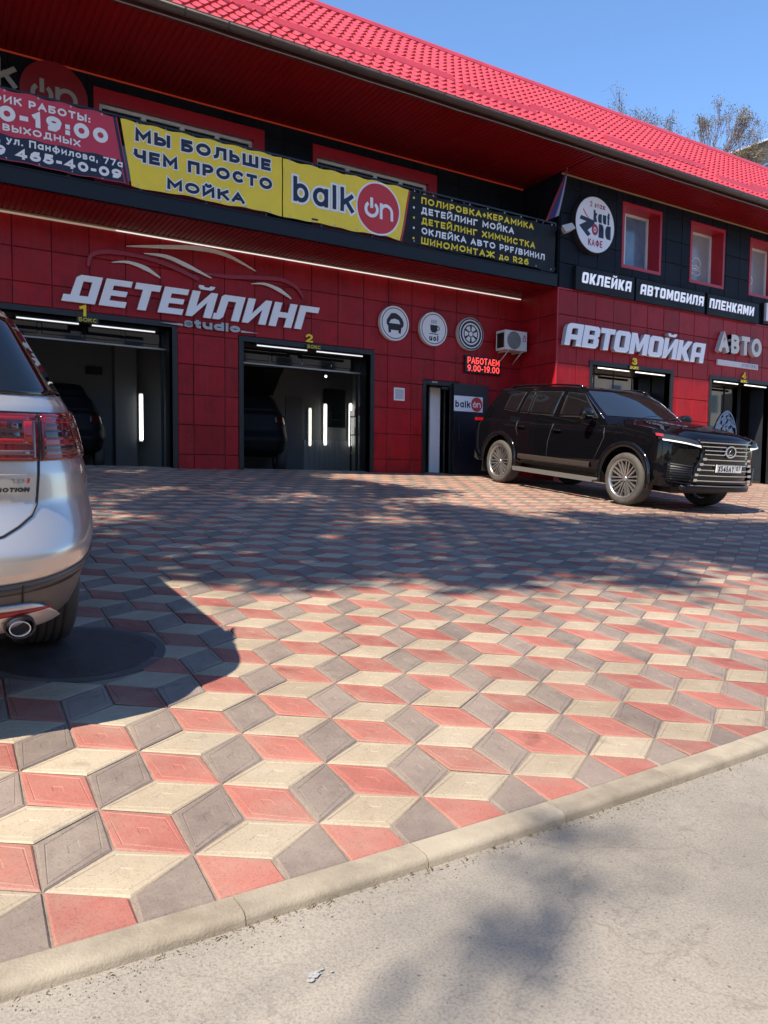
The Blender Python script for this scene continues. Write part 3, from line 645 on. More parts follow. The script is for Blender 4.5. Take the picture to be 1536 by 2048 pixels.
# ------------------------------------------------------------------ the car wash building
BX0, BX1, BY1 = -4.0, 30.0, 18.6
ZB, ZS = 5.155, 7.475           # top of the red storey, soffit under the roof
bld = thing('car_wash_building', 'long red and black car wash with a red tiled roof over dark upper storey', 'building', (10, F, 1.3))
fz = lambda x: zg(x, F) - 0.02
D1 = (1.10, 3.80, 0.0, 3.70); D2 = (5.06, 7.66, 0.0, 3.60); DD = (8.97, 9.58, 0.0, 3.13)
D3 = (12.50, 15.05, 0.0, 3.69); D4 = (16.55, 18.95, 0.0, 3.69)
D5 = (20.4, 22.9, 0.0, 3.69)
UW = [(2.68, 5.26), (6.49, 8.97)]            # first-floor windows of the main block
WW = [(13.37, 14.52), (15.66, 16.81), (17.94, 19.09), (20.2, 21.35)]
def walls():
    back = MB(); pan = MB(); nav = MB(); nback = MB()
    # red storey, main block
    holes = [D1, D2, DD]
    rs = [(BX0, XC, 0.9, ZB)]
    for h in holes: rs = [r for q in rs for r in rsub([q], h)]
    for a, b, c, d in rs: back.box(a, b, F, F + 0.14, c, d)
    xs = [1.39 + 0.5555 * (i - 10) for i in range(0, 29)] ; xs = [x for x in xs if x < XC - 0.2] + [XC]
    zs = [0.95, 1.08, 1.59, 2.095, 2.605, 3.115, 3.625, 4.14, 4.65, 5.135]
    fr = [(D1[0]-0.09, D1[1]+0.09, 0, D1[3]+0.10), (D2[0]-0.09, D2[1]+0.09, 0, D2[3]+0.10), (DD[0]-0.07, DD[1]+0.25, 0, DD[3]+0.10)]
    panels(pan, xs, zs, fr, F, rnd)
    # wing red storey
    holes = [D3, D4, D5]; rs = [(XC, BX1, 0.9, ZB)]
    for h in holes: rs = [r for q in rs for r in rsub([q], h)]
    for a, b, c, d in rs: back.box(a, b, W, W + 0.14, c, d)
    fr = [(d[0]-0.07, d[1]+0.09, 0, d[3]+0.07) for d in holes]
    xs = [XC + 0.5455 * i for i in range(0, 34)]; xs = [x for x in xs if x <= BX1]
    zs = [0.95, 1.10, 1.61, 2.12, 2.63, 3.145, 3.645, 4.12, 4.64, 5.15]
    panels(pan, xs, zs, fr, W, rnd)
    # return wall between the two planes
    k = len(pan.v); tmp = MB(); panels(tmp, [W + 0.0, W + 0.545, F - 0.022], zs, [], XC, rnd)
    kk = pan.add([(y, x, z) for x, y, z in tmp.v])
    for f_ in tmp.f: pan.face([kk + i for i in f_[::-1]], 0)
    back.box(XC, XC + 0.14, W + 0.14, F + 0.14, 0.9, ZB)
    # dark storey
    rs = [(BX0, XC, ZB, ZS + 0.02)]
    for a, b in UW: rs = [r for q in rs for r in rsub([q], (a - .025, b + .025, 5.9, 7.12))]
    for a, b, c, d in rs: nback.box(a, b, F, F + 0.14, c, d)
    panels(nav, [1.39 + 0.5555 * i for i in range(-9, 19)], [5.2, 5.68, 6.18, 6.69, 7.19, 7.46], [(a-0.09, b+0.2, 5.6, 7.30) for a, b in UW], F, rnd)
    rs = [(XC, BX1, ZB, ZS + 0.02)]
    for a, b in WW: rs = [r for q in rs for r in rsub([q], (a - .025, b + .025, 5.895, 7.195))]
    for a, b, c, d in rs: nback.box(a, b, W, W + 0.14, c, d)
    panels(nav, [XC + 0.5455 * i for i in range(0, 34)], [5.18, 5.68, 6.185, 6.685, 7.19, 7.455], [(a-0.075, b+0.07, 5.85, 7.255) for a, b in WW], W, rnd)
    tmp = MB(); panels(tmp, [W, W + 0.545, F - 0.022], [5.18, 5.68, 6.185, 6.685, 7.19, 7.455], [], XC, rnd)
    kk = nav.add([(y, x, z) for x, y, z in tmp.v])
    for f_ in tmp.f: nav.face([kk + i for i in f_[::-1]], 0)
    nback.box(XC, XC + 0.14, W + 0.14, F + 0.14, ZB, ZS + 0.02)
    # ends and back
    back.box(BX0, BX0 + 0.2, F + 0.14, BY1, 0.9, ZB); nback.box(BX0, BX0 + 0.2, F + 0.14, BY1, ZB, 7.6)
    back.box(BX1 - 0.2, BX1, W + 0.14, BY1, 0.9, ZB); nback.box(BX1 - 0.2, BX1, W + 0.14, BY1, ZB, 7.6)
    back.box(BX0 + 0.2, BX1 - 0.2, BY1 - 0.2, BY1, 0.9, ZB); nback.box(BX0 + 0.2, BX1 - 0.2, BY1 - 0.2, BY1, ZB, 7.6)
    back.obj('wall', M['red_seam'], bld); nback.obj('upper_wall', M['navy_seam'], bld)
    pan.obj('red_cladding', M['red_panel'], bld); nav.obj('dark_cladding', M['navy_panel'], bld)
    tr = MB(); tr.box(XC - 0.03, BX1, W - 0.032, W, ZB - 0.003, ZB + 0.022); tr.box(XC - 0.032, XC, W, F - 0.02, ZB - 0.003, ZB + 0.022)
    tr.obj('cladding_trim', M['red_trim'], bld)
    tr = MB(); tr.box(XC, BX1, W - 0.045, W - 0.022, ZS - 0.035, ZS - 0.01); tr.obj('soffit_trim', mat('tan_trim', (0.45, 0.27, 0.16), 0.5), bld)
    cm = MB(); cm.box(XC - 0.03, XC - 0.001, W - 0.028, W - 0.001, 0.95, ZB - 0.004); cm.obj('corner_trim', M['red_trim'], bld)
walls()
# floors and rooms behind the openings
def rooms():
    fl = MB(); fl.box(BX0 + 0.2, BX1 - 0.2, F + 0.34, BY1 - 0.2, 0.95, 1.335); fl.box(XC + 0.2, BX1 - 0.2, W + 0.15, F + 0.335, 0.95, 1.255)
    for d in (D1, D2, DD): fl.box(d[0], d[1], F + 0.0, F + 0.335, 0.95, 1.325)
    fl.obj('floor', M['concrete'], bld)
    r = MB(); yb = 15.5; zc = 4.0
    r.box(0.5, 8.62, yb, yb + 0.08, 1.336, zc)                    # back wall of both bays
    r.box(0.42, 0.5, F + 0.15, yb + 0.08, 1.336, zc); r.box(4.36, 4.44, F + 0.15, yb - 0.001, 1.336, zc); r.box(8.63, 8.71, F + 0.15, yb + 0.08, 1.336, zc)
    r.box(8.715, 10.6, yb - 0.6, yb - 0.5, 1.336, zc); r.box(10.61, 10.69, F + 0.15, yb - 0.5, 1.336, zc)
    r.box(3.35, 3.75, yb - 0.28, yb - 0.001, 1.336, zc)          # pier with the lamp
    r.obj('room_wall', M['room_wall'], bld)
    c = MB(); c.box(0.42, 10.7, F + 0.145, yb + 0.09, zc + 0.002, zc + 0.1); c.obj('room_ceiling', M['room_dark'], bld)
    g2 = MB()
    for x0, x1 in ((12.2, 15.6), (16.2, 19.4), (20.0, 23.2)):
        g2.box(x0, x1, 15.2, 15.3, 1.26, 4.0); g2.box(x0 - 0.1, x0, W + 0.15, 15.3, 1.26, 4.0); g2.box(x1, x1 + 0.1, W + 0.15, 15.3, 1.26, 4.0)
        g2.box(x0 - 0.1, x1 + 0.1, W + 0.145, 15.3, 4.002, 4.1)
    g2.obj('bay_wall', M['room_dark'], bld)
    # back-room door, internal window with desk, panelling
    d = MB(); d.box(6.98, 7.38, yb - 0.03, yb - 0.002, 1.34, 2.98); d.obj('inner_door', mat('inner_door', (0.11, 0.115, 0.115), 0.6), bld)
    wv = MB(); wv.box(7.9, 8.45, yb - 0.04, yb - 0.002, 2.35, 3.2); wv.obj('inner_window', M['glass_dark'], bld)
    p = MB()
    for i in range(9): p.cbox(7.42 + i*0.13, 7.542 + i*0.13, yb - 0.02, yb - 0.002, 1.34, 2.05, 0.004)
    p.obj('panelling', mat('panelling', (0.24, 0.25, 0.255), 0.6), bld)
rooms()
# frames round the openings
def opening(name, d, y, depth, back=0.0):
    m = MB(); zt = d[3]; zb = zg(d[0], y) - 0.02; t = 0.085
    m.box(d[0] - t, d[0], y - 0.035, y + depth, zb, zt + t)
    m.box(d[1], d[1] + t, y - 0.035, y + depth, zb, zt + t)
    m.box(d[0], d[1], y - 0.036, y + depth, zt, zt + t)
    return m.obj(name, M['black_metal'], bld)
for d in (D1, D2): opening('garage_frame', d, F, 0.38)
for d in (D3, D4, D5): opening('garage_frame', d, W, 0.50)
opening('door_frame', DD, F, 0.2)
m = MB(); m.box(9.10, 9.24, F - 0.05, F - 0.037, 3.165, 3.20); m.obj('door_sensor', mat('sensor', (0.35, 0.27, 0.22), 0.4), bld)
# raised sectional doors and roller housing above the two open bays
for x0, x1, zt in ((D1[0], D1[1], D1[3]), (D2[0], D2[1], D2[3])):
    m = MB(); m.box(x0, x1, F + 0.385, F + 0.43, zt - 0.30, zt); m.box(x0, x1, F + 0.386, F + 2.2, zt - 0.02, zt + 0.02)
    for i in range(4): m.cbox(x0 + 0.06 + i*(x1-x0-0.12)/4 + 0.03, x0 + 0.06 + (i+1)*(x1-x0-0.12)/4 - 0.03, F + 0.372, F + 0.385, zt - 0.25, zt - 0.05, 0.01)
    o = m.obj('raised_door', M['glass_dark'], bld)
    e = MB(); e.box(x0, x1, F + 0.37, F + 0.40, zt - 0.325, zt - 0.3); e.obj('door_seal', mat('alu', (0.35, 0.33, 0.30), 0.35, metal=0.6), o)
    for xx in (x0 + 0.03, x1 - 0.07): rl = MB(); rl.box(xx, xx + 0.04, F + 0.39, F + 0.43, 1.34, zt - 0.33); rl.obj('door_rail', M['steel_dark'], o)
# wing bays: closed door with a mirrored strip (3), mirrored glass door (4)
def bay3(d):
    y = W + 0.52
    m = MB(); m.box(d[0], d[1], y, y + 0.05, 1.27, 3.30); 
    for i in range(4): m.box(d[0], d[1], y - 0.004, y, 1.30 + i*0.5, 1.325 + i*0.5)
    o = m.obj('garage_door', mat('charcoal_door', (0.03, 0.028, 0.026), 0.5), bld)
    s = MB(); s.box(d[0], d[1], y + 0.002, y + 0.05, 3.302, 3.70); s.obj('glass_strip', M['glass_mirror'], o)
    for i in range(1, 4): b = MB(); b.box(d[0] + i*0.62, d[0] + i*0.62 + 0.03, y - 0.004, y + 0.002, 3.302, 3.7); b.obj('mullion', M['black_metal'], o)
for d in (D3, D5): bay3(d)
def bay4(d):
    y = W + 0.52
    m = MB(); m.box(d[0], d[0] + 1.95, y, y + 0.03, 1.27, 3.70); o = m.obj('glass_door', M['glass_mirror'], bld)
    b = MB()
    for x in (0.0, 0.62, 1.27, 1.93): b.box(d[0] + x, d[0] + x + 0.03, y - 0.02, y - 0.001, 1.27, 3.70)
    for z in (1.27, 2.1, 3.66): b.box(d[0] + 0.03, d[0] + 1.93, y - 0.015, y - 0.001, z, z + 0.03)
    b.obj('door_bar', M['black_metal'], o)
    # pale blue egg-shaped lattice ornament and a tyre disc stuck on the glass
    e = MB(); cx, cz = d[0] + 1.36, 2.42
    def egg(a, k): return (cx + k*0.48*math.sin(a)*(1 - 0.22*math.cos(a)) + 0.06*k*math.cos(a), cz + k*0.62*math.cos(a))
    ps = [egg(2*math.pi*i/48, 1.0) for i in range(48)]; pi_ = [egg(2*math.pi*i/48, 0.93) for i in range(48)]
    for i in range(48):
        j = (i+1) % 48; a, b_, c_, d_ = ps[i], ps[j], pi_[j], pi_[i]
        e.quad((a[0], y - 0.024, a[1]), (b_[0], y - 0.024, b_[1]), (c_[0], y - 0.024, c_[1]), (d_[0], y - 0.024, d_[1]))
    rr = random.Random(3); 
    for i in range(260):
        a, k = rr.uniform(0, 6.283), math.sqrt(rr.random()) * 0.9; x, z = egg(a, k); r = rr.uniform(0.02, 0.05); b0 = rr.uniform(0, 3.1)
        yy = y - 0.024 - 0.00002 * i
        for s_ in range(3):
            t0 = b0 + s_*1.05; dx, dz = r*math.cos(t0), r*math.sin(t0); nx, nz = -dz*0.22, dx*0.22
            yy -= 0.000005
            e.quad((x-dx-nx, yy, z-dz-nz), (x+dx-nx, yy, z+dz-nz), (x+dx+nx, yy, z+dz+nz), (x-dx+nx, yy, z-dz+nz))
    e.obj('egg_ornament', mat('pale_blue_film', (0.26, 0.38, 0.52), 0.5), o)
    t_ = MB(); t_.disc(d[0] + 0.60, 1.93, 0.50, 0.50, y - 0.032, y - 0.022, 48); to = t_.obj('tyre_sticker', mat('tyre_film', (0.05, 0.043, 0.038), 0.6), o)
    t2 = MB(); t2.ring(d[0] + 0.60, 1.93, 0.46, 0.49, y - 0.036, y - 0.0325, 48); t2.ring(d[0] + 0.60, 1.93, 0.2, 0.23, y - 0.036, y - 0.0325, 48); t2.obj('tyre_ring', mat('film_grey', (0.3, 0.29, 0.28), 0.5), to)
    # folded leaf standing open on the right
    lf = MB(); lf.box(-0.02, 0.02, -0.9, 0, 0, 2.33, T=Matrix.Translation((d[1] - 0.03, W + 0.5, 1.27)) @ Matrix.Rotation(R_(8), 4, 'Z')); lf.obj('open_leaf', M['steel_dark'], bld)
bay4(D4)
# entrance: leaf folded back against the facade, white inner leaf
m = MB(); m.box(9.66, 10.50, F - 0.10, F - 0.055, 1.35, 3.15); dl = m.obj('door_leaf', mat('navy_door', (0.008, 0.011, 0.02), 0.35), bld)
m = MB(); m.box(9.62, 9.66, F - 0.10, F - 0.054, 1.34, 3.19); m.box(10.50, 10.54, F - 0.10, F - 0.054, 1.34, 3.19); m.box(9.66, 10.50, F - 0.101, F - 0.053, 3.15, 3.19); m.box(9.66, 10.5, F - 0.101, F - 0.053, 1.32, 1.35); m.obj('leaf_frame', M['black_metal'], dl)
m = MB(); m.tube([(9.72, F - 0.16, 2.0), (9.72, F - 0.16, 2.5)], 0.012); m.obj('handle', M['steel_dark'], dl)
m = MB(); m.box(9.30, 9.56, F + 0.30, F + 0.34, 1.345, 3.12)
for i in range(3): m.box(9.30 + i*0.085, 9.305 + i*0.085, F + 0.297, F + 0.30, 1.35, 3.11)
m.obj('inner_leaf', M['white_board'], bld)
m = MB(); m.tube([(9.50, F + 0.05, 3.10), (9.62, F - 0.06, 3.12)], 0.012); m.box(9.38, 9.56, F + 0.0, F + 0.045, 3.06, 3.11); m.obj('door_closer', M['black_metal'], bld)

# upper windows
def win(x0, x1, z0, z1, y, depth, mull, glass, surround, decal=None):
    s = MB(); a, b, c, d = surround
    for r in rsub([(a, b, c, d)], (x0, x1, z0, z1)): s.box(r[0], r[1], y - 0.03, y + 0.001, r[2], r[3])
    # deep red reveals
    s.box(x0 - 0.02, x0, y, y + depth + 0.06, z0, z1); s.box(x1, x1 + 0.02, y, y + depth + 0.06, z0, z1)
    s.box(x0 - 0.02, x1 + 0.02, y, y + depth + 0.06, z1, z1 + 0.02); s.box(x0 - 0.02, x1 + 0.02, y, y + depth + 0.06, z0 - 0.02, z0)
    o = s.obj('window', M['red_trim'], bld)
    f = MB(); yy = y + depth; t = 0.055
    f.box(x0, x0 + t, yy, yy + 0.05, z0, z1); f.box(x1 - t, x1, yy, yy + 0.05, z0, z1); f.box(x0 + t, x1 - t, yy + 0.001, yy + 0.05, z1 - t, z1); f.box(x0 + t, x1 - t, yy + 0.001, yy + 0.05, z0, z0 + t)
    for q in mull: f.box(q - 0.04, q + 0.04, yy - 0.004, yy + 0.05, z0 + t, z1 - t)
    f.obj('frame', M['white_pvc'], o)
    p = MB(); p.box(x0 + t, x1 - t, yy + 0.03, yy + 0.045, z0 + t, z1 - t); p.obj('pane', glass, o)
    return o, yy
for i, (a, b) in enumerate(UW):
    wd = b - a; o, yy = win(a, b, 5.95, 7.08, F, 0.06, [a + wd*k for k in (0.275, 0.52, 0.755)], M['glass_dark'], (a - 0.085, b + 0.20, 5.70, 7.285))
M['pane_curtain'] = mat('pane_curtain', (0.13, 0.19, 0.27), 0.12, spec=0.8, noise=0.25, scale=3)
M['pane_blind'] = mat('pane_blind', (0.30, 0.30, 0.30), 0.15, spec=0.7, noise=0.1, scale=2)
wobj = []
for i, (a, b) in enumerate(WW):
    wobj.append(win(a, b, 5.92, 7.17, W, 0.30, [a + 0.36], M['pane_curtain'] if i == 0 else M['pane_blind'], (a - 0.07, b + 0.065, 5.85, 7.25)))
# line drawings on the glass: a burger outline, a hookah outline
def line_art(o, pls, y):
    m = MB()
    for pl in pls: m.tube([(x, y, z) for x, z in pl], 0.011, 6)
    m.obj('line_drawing', M['white_ink'], o)
o, yy = wobj[1]; cx, cz = WW[1][0] + 0.62, 6.36
arc = lambda cx, cz, rx, rz, a0, a1, n=18: [(cx + rx*math.cos(R_(a0 + (a1-a0)*i/n)), cz + rz*math.sin(R_(a0 + (a1-a0)*i/n))) for i in range(n + 1)]
line_art(o, [arc(cx, cz + 0.06, 0.17, 0.17, 0, 180), [(cx - 0.18, cz + 0.05), (cx - 0.08, cz + 0.01), (cx, cz + 0.05), (cx + 0.09, cz + 0.0), (cx + 0.18, cz + 0.05)], [(cx - 0.18, cz - 0.03), (cx + 0.18, cz - 0.03)], [(cx - 0.17, cz - 0.07), (cx + 0.17, cz - 0.07)], arc(cx, cz - 0.10, 0.165, 0.09, 180, 360)], yy + 0.026)
o, yy = wobj[2]; cx, cz = WW[2][0] + 0.42, 6.0
line_art(o, [arc(cx - 0.03, cz + 0.16, 0.11, 0.10, -60, 240), [(cx - 0.10, cz + 0.06), (cx + 0.06, cz + 0.06), (cx + 0.06, cz + 0.02), (cx - 0.1, cz + 0.02), (cx - 0.1, cz + 0.06)], [(cx - 0.02, cz + 0.26), (cx + 0.02, cz + 0.62)], [(cx - 0.03, cz + 0.50), (cx + 0.08, cz + 0.50)], arc(cx + 0.10, cz + 0.36, 0.07, 0.10, 90, -120)], yy + 0.026)

# ------------------------------------------------------------------ roof
RY0, RZ0, RY1, RZ1 = 10.86, 7.60, 14.0, 10.33
def roof():
    m = MB(); L = math.hypot(RY1 - RY0, RZ1 - RZ0); dy, dz = (RY1 - RY0) / L, (RZ1 - RZ0) / L; ny, nz = -dz, dy
    pitch, course = 0.185, 0.345; x0, x1 = BX0 - 0.4, BX1 + 0.4
    nx = int((x1 - x0) / pitch * 8); xs = [x0 + (x1 - x0) * i / nx for i in range(nx + 1)]
    rowsv = []; ncs = int(L / course) + 1
    for k in range(ncs):
        s0, s1 = k * course, min((k + 1) * course, L)
        rowsv += [(s0 - 0.004, 0.0, 0), (s0, 0.050, 0), (s1 - 0.002, 0.012, 0)]
    def fn(x, r):
        s, hgt, _ = r; ph = math.cos(2 * math.pi * x / pitch)
        wv = 0.023 * ph + 0.007 * math.cos(4 * math.pi * x / pitch)
        s2 = s - (0.035 * (0.5 + 0.5 * ph) if 0.02 < hgt else 0.033 * (0.5 + 0.5 * ph) if hgt < 0.005 else 0)
        return (x, RY0 + dy * s2 + ny * (hgt + wv), RZ0 + dz * s2 + nz * (hgt + wv))
    m.grid(fn, xs, rowsv, 0, True, False)
    ro = m.obj('roof', M['red_roof'], bld)
    ro.data.set_sharp_from_angle(angle=R_(50))
    b = MB(); b.quad((x0, RY1, RZ1), (x1, RY1, RZ1), (x1, BY1 + 0.5, 7.4), (x0, BY1 + 0.5, 7.4)); b.obj('rear_slope', M['red_roof'], ro)
    for x in (BX0, BX1 - 0.02):
        q = MB(); q.prism([(W + 0.1, 7.55), (BY1, 7.55), (RY1, RZ1 - 0.1)], x, x + 0.02, 0, None, 'x'); q.obj('gable', M['navy_panel'], bld)
    r = MB(); a = [(RY1 - 0.17*dy + 0.065*ny, RZ1 - 0.17*dz + 0.065*nz), (RY1 - 0.06*dy + 0.10*ny, RZ1 - 0.06*dz + 0.10*nz), (RY1, RZ1 + 0.125), (RY1 + 0.15, RZ1 + 0.02), (RY1 + 0.15, RZ1 - 0.06), (RY1 - 0.16*dy + 0.0*ny, RZ1 - 0.16*dz)]
    for i in range(18):
        xa = x0 + (x1 - x0) * i / 18; r.prism(a, xa, xa + (x1 - x0) / 18 - 0.004, 0, None, 'x')
    r.obj('ridge_cap', M['red_roof'], ro)
    # snow guards: two staggered rows of folded bars
    starts = [(-2.2, 1.30), (-0.6, 0.95), (1.1, 1.42), (2.55, 1.0)]
    real = [(3.25, 5.02, 1.36), (5.00, 6.79, 0.93), (6.94, 8.66, 1.24), (8.64, 10.38, 0.78), (10.54, 12.33, 1.19), (12.12, 13.76, 0.60), (14.05, 15.70, 1.02), (15.57, 17.20, 0.46), (17.3, 19.0, 0.85), (18.9, 20.6, 0.42), (20.7, 22.4, 0.8), (22.3, 24.0, 0.4), (24.1, 25.8, 0.8), (25.7, 27.4, 0.4)]
    for xa, xb, s in real:
        g = MB(); sec = [(s, 0.035), (s + 0.02, 0.06), (s + 0.15, 0.115), (s + 0.16, 0.105), (s + 0.165, 0.035)]
        g.prism([(RY0 + dy*p + ny*q, RZ0 + dz*p + nz*q) for p, q in sec], xa, xb, 0, None, 'x'); g.obj('snow_guard', M['red_roof'], ro)
    # gutter with brackets and fascia
    gt = MB(); n = 10
    prof = [(10.80 - 0.068*math.cos(math.pi*i/n), 7.575 - 0.085*math.sin(math.pi*i/n)) for i in range(n + 1)] + [(10.862, 7.59), (10.738, 7.59)][::1]
    gt.grid(lambda x, p: (x, p[0], p[1]), [x0, BX1 + 0.4], prof[:n+1], 0, True); gt.grid(lambda x, p: (x, p[0] , p[1]), [x0, x1], [(10.735, 7.578), (10.728, 7.586), (10.735, 7.594), (10.742, 7.586)], 0, True)
    gu = gt.obj('gutter', M['gutter'], ro)
    sol = gu.modifiers.new("thick", 'SOLIDIFY'); sol.thickness = 0.004
    x = x0 + 0.3
    while x < x1:
        br = MB(); br.grid(lambda xx, p: (xx, p[0], p[1]), [x, x + 0.03], [(10.80 - 0.072*math.cos(math.pi*i/n), 7.572 - 0.089*math.sin(math.pi*i/n)) for i in range(n + 1)], 0, True); x += 0.62
        br.obj('gutter_bracket', M['gutter'], gu)
    fa = MB(); fa.box(x0, x1, 10.875, 10.905, 7.44, 7.60); fa.obj('fascia', mat('fascia_brown', (0.06, 0.018, 0.018), 0.5, noise=0.15), bld)
    cb = MB(); cb.tube([(x0 + i*0.5, 10.862, 7.452 + 0.006*math.sin(i*1.7)) for i in range(int((x1-x0)/0.5))], 0.009, 6); cb.obj('cable', mat('pale_cable', (0.30, 0.18, 0.16), 0.5), bld)
roof()
# soffits of narrow ribbed sheet, ribs square to the wall
def soffit(name, x0, x1, y0, y1, z, rib, m_, holes=None):
    m = MB(); n = int((x1 - x0) / rib); prof = []
    for i in range(n):
        a = x0 + i * rib
        prof += [(a, z), (a + rib*0.62, z), (a + rib*0.70, z + 0.014), (a + rib*0.92, z + 0.014)]
    prof.append((x0 + n*rib, z))
    m.grid(lambda p, y: (p[0], y, p[1]), prof, [y0, y1], 0, False, True); 
    return m.obj(name, m_, bld)
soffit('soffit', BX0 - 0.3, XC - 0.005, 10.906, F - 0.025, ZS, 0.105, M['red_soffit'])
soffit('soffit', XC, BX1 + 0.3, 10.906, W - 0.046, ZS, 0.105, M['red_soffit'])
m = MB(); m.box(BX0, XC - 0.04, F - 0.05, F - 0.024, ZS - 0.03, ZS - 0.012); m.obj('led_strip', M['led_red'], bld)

# ------------------------------------------------------------------ balcony
bal = bld
m = MB(); m.box(BX0, XC - 0.07, W - 0.04, W + 0.08, 5.175, 5.40); m.box(BX0, XC - 0.07, W - 0.055, W + 0.09, 5.40, 5.418)
bm_ = m.obj('balcony_beam', M['steel_dark'], bld)
m = MB(); m.box(BX0, XC - 0.05, W + 0.081, F - 0.025, 5.20, 5.36); m.obj('balcony_slab', M['steel_dark'], bld)
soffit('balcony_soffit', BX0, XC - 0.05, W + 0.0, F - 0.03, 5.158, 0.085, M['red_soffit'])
m = MB(); m.box(2.9, XC - 0.05, F - 0.06, F - 0.04, 5.118, 5.132); m.obj('led_strip', M['led_white'], bld)
m = MB(); m.box(BX0, 2.897, F - 0.065, F - 0.035, 5.112, 5.134); m.obj('led_strip', mat('led_dim', (0.6, 0.5, 0.4), 0.4, emit=(1.0, 0.8, 0.6), estr=0.10), bld)
m = MB(); m.box(BX0, XC - 0.06, F - 0.08, F - 0.029, 5.136, 5.157); m.obj('led_profile', mat('tan_profile', (0.30, 0.2, 0.15), 0.5), bld)
rail = MB(); x = BX0
while x < XC - 0.1:
    rail.box(x, x + 0.04, W - 0.01, W + 0.03, 5.418, 6.42); x += 1.0
rail.box(BX0, XC - 0.1, W - 0.012, W + 0.032, 6.42, 6.45); rail.box(BX0, XC - 0.1, W - 0.008, W + 0.028, 5.52, 5.55)
rail.obj('railing', M['black_metal'], bld)
# ------------------------------------------------------------------ signs
def pj(x, z, y0, y1):
    """slide a point seen on plane y0 to plane y1 (both facing -Y) so that a raised sign keeps its measured place"""
    k = y1 / y0; return x * k, (z - CZ) * k + CZ
def ribbon(mb, pts, wid, y0, y1, mi=0, n=10):
    """tapering stroke through pts, widths wid, extruded y0..y1"""
    P = []; m = len(pts)
    for i in range(m - 1):
        p = [pts[max(i-1, 0)], pts[i], pts[i+1], pts[min(i+2, m-1)]]
        for k in range(n):
            t = k / n; c = []
            for a in (0, 1):
                c.append(0.5*((2*p[1][a]) + (-p[0][a]+p[2][a])*t + (2*p[0][a]-5*p[1][a]+4*p[2][a]-p[3][a])*t*t + (-p[0][a]+3*p[1][a]-3*p[2][a]+p[3][a])*t**3))
            P.append((c[0], c[1], wid[i] + (wid[i+1] - wid[i])*t))
    P.append((*pts[-1], wid[-1])); L = []; Rr = []
    for i, (x, z, h) in enumerate(P):
        a = P[max(i-1, 0)]; b = P[min(i+1, len(P)-1)]; dx, dz = b[0]-a[0], b[1]-a[1]; l = math.hypot(dx, dz) or 1
        h = max(h, 0.002); L.append((x - dz/l*h, z + dx/l*h)); Rr.append((x + dz/l*h, z - dx/l*h))
    b = len(mb.v); q = len(P)
    for (lx, lz), (rx, rz) in zip(L, Rr): mb.v.extend([(lx, y0, lz), (rx, y0, rz), (rx, y1, rz), (lx, y1, lz)])
    for i in range(q - 1):
        for t in range(4): mb.face((b + 4*i + t, b + 4*i + (t+1) % 4, b + 4*i + 4 + (t+1) % 4, b + 4*i + 4 + t), mi)
    mb.face((b, b+1, b+2, b+3), mi); e = b + 4*(q-1); mb.face((e+3, e+2, e+1, e), mi)

# --- banners on the balcony rail
YB = W - 0.035
def wave(x, z):
    b_ = max(0.0, 6.41 - z)
    return 0.012*math.sin(2.3*x + 0.6) + 0.007*math.sin(7.1*x + 3*z)*(.4 + b_) + 0.009*math.sin(1.1*x + 8*z)*b_ + 0.0035*math.sin(17*x - 11*z)*(.25 + b_*b_) + 0.006*math.exp(-max(0.0, z - 5.47)*9)*math.sin(11*x + 1.2*math.sin(3*x))
def sheet(mb, xl, xr, z0, z1, fn=None, mi=0, nx=110, nz=22):
    """xl, xr: functions of t (0 bottom, 1 top)"""
    x0_ = xl(1) + .08
    def P(u, t):
        a, b = xl(t), xr(t); x = a + (b - a)*u; z = z0 + (z1 - z0)*t
        z += (1 - t)*(0.010*math.sin(5.5*x) + .006*math.sin(14*x)) + t*(0.011*math.cos(6.28*(x - x0_)/0.42) - 0.008)
        return (x, YB + wave(x, z), z)
    mb.grid(P, [i/nx for i in range(nx+1)], [i/nz for i in range(nz+1)], mi, True, False)
def settle(mb, lift=0.003):
    mb.v = [(x, y + wave(x, z) - lift, z) for x, y, z in mb.v]
def raise_(mb, d): mb.v = [(x, y - d, z) for x, y, z in mb.v]
def grommets(t, x0, x1):
    mb = MB(); x = x0 + 0.08
    while x < x1:
        for z in (6.385, 5.50): mb.ring(x, z, 0.006, 0.014, YB + wave(x, z) - 0.004, YB + wave(x, z) - 0.001, 12)
        mb.tube([(x, YB + wave(x, 6.385) - 0.003, 6.385), (x, W - 0.01, 6.44)], 0.003, 5); x += 0.42
    mb.obj('grommet', mat('grommet_steel', (0.5, 0.48, 0.42), 0.35, metal=0.8), t)
t = thing('banner', 'red and black banner with opening hours, street address and a phone number', 'banner', (1.0, YB, 5.47), 'banners along the balcony rail')
mb = MB(); sheet(mb, lambda s: -1.9, lambda s: 2.855 - 0.165*s, 5.475, 6.41); mb.obj('sheet', M['red_vinyl'], t)
mb = MB(); sheet(mb, lambda s: -1.9, lambda s: 2.78 - 0.07*s, 5.485, 5.815); raise_(mb, 0.004); mb.obj('dark_band', M['navy_ink'], t)
mb = MB(); sheet(mb, lambda s: 2.80 - 0.165*s, lambda s: 2.84 - 0.165*s, 5.482, 6.400, nx=2, nz=40); raise_(mb, 0.005); mb.obj('stripe', M['navy_ink'], t)
mb = MB()
text(mb, "ГРАФИК РАБОТЫ:", 0.70, 2.32, 6.225, 6.325, YB, bold=0.05)
text(mb, "9:00-19:00", 0.52, 2.56, 5.985, 6.19, YB, bold=0.075)
text(mb, "БЕЗ ВЫХОДНЫХ", 0.80, 2.18, 5.86, 5.95, YB, bold=0.045)
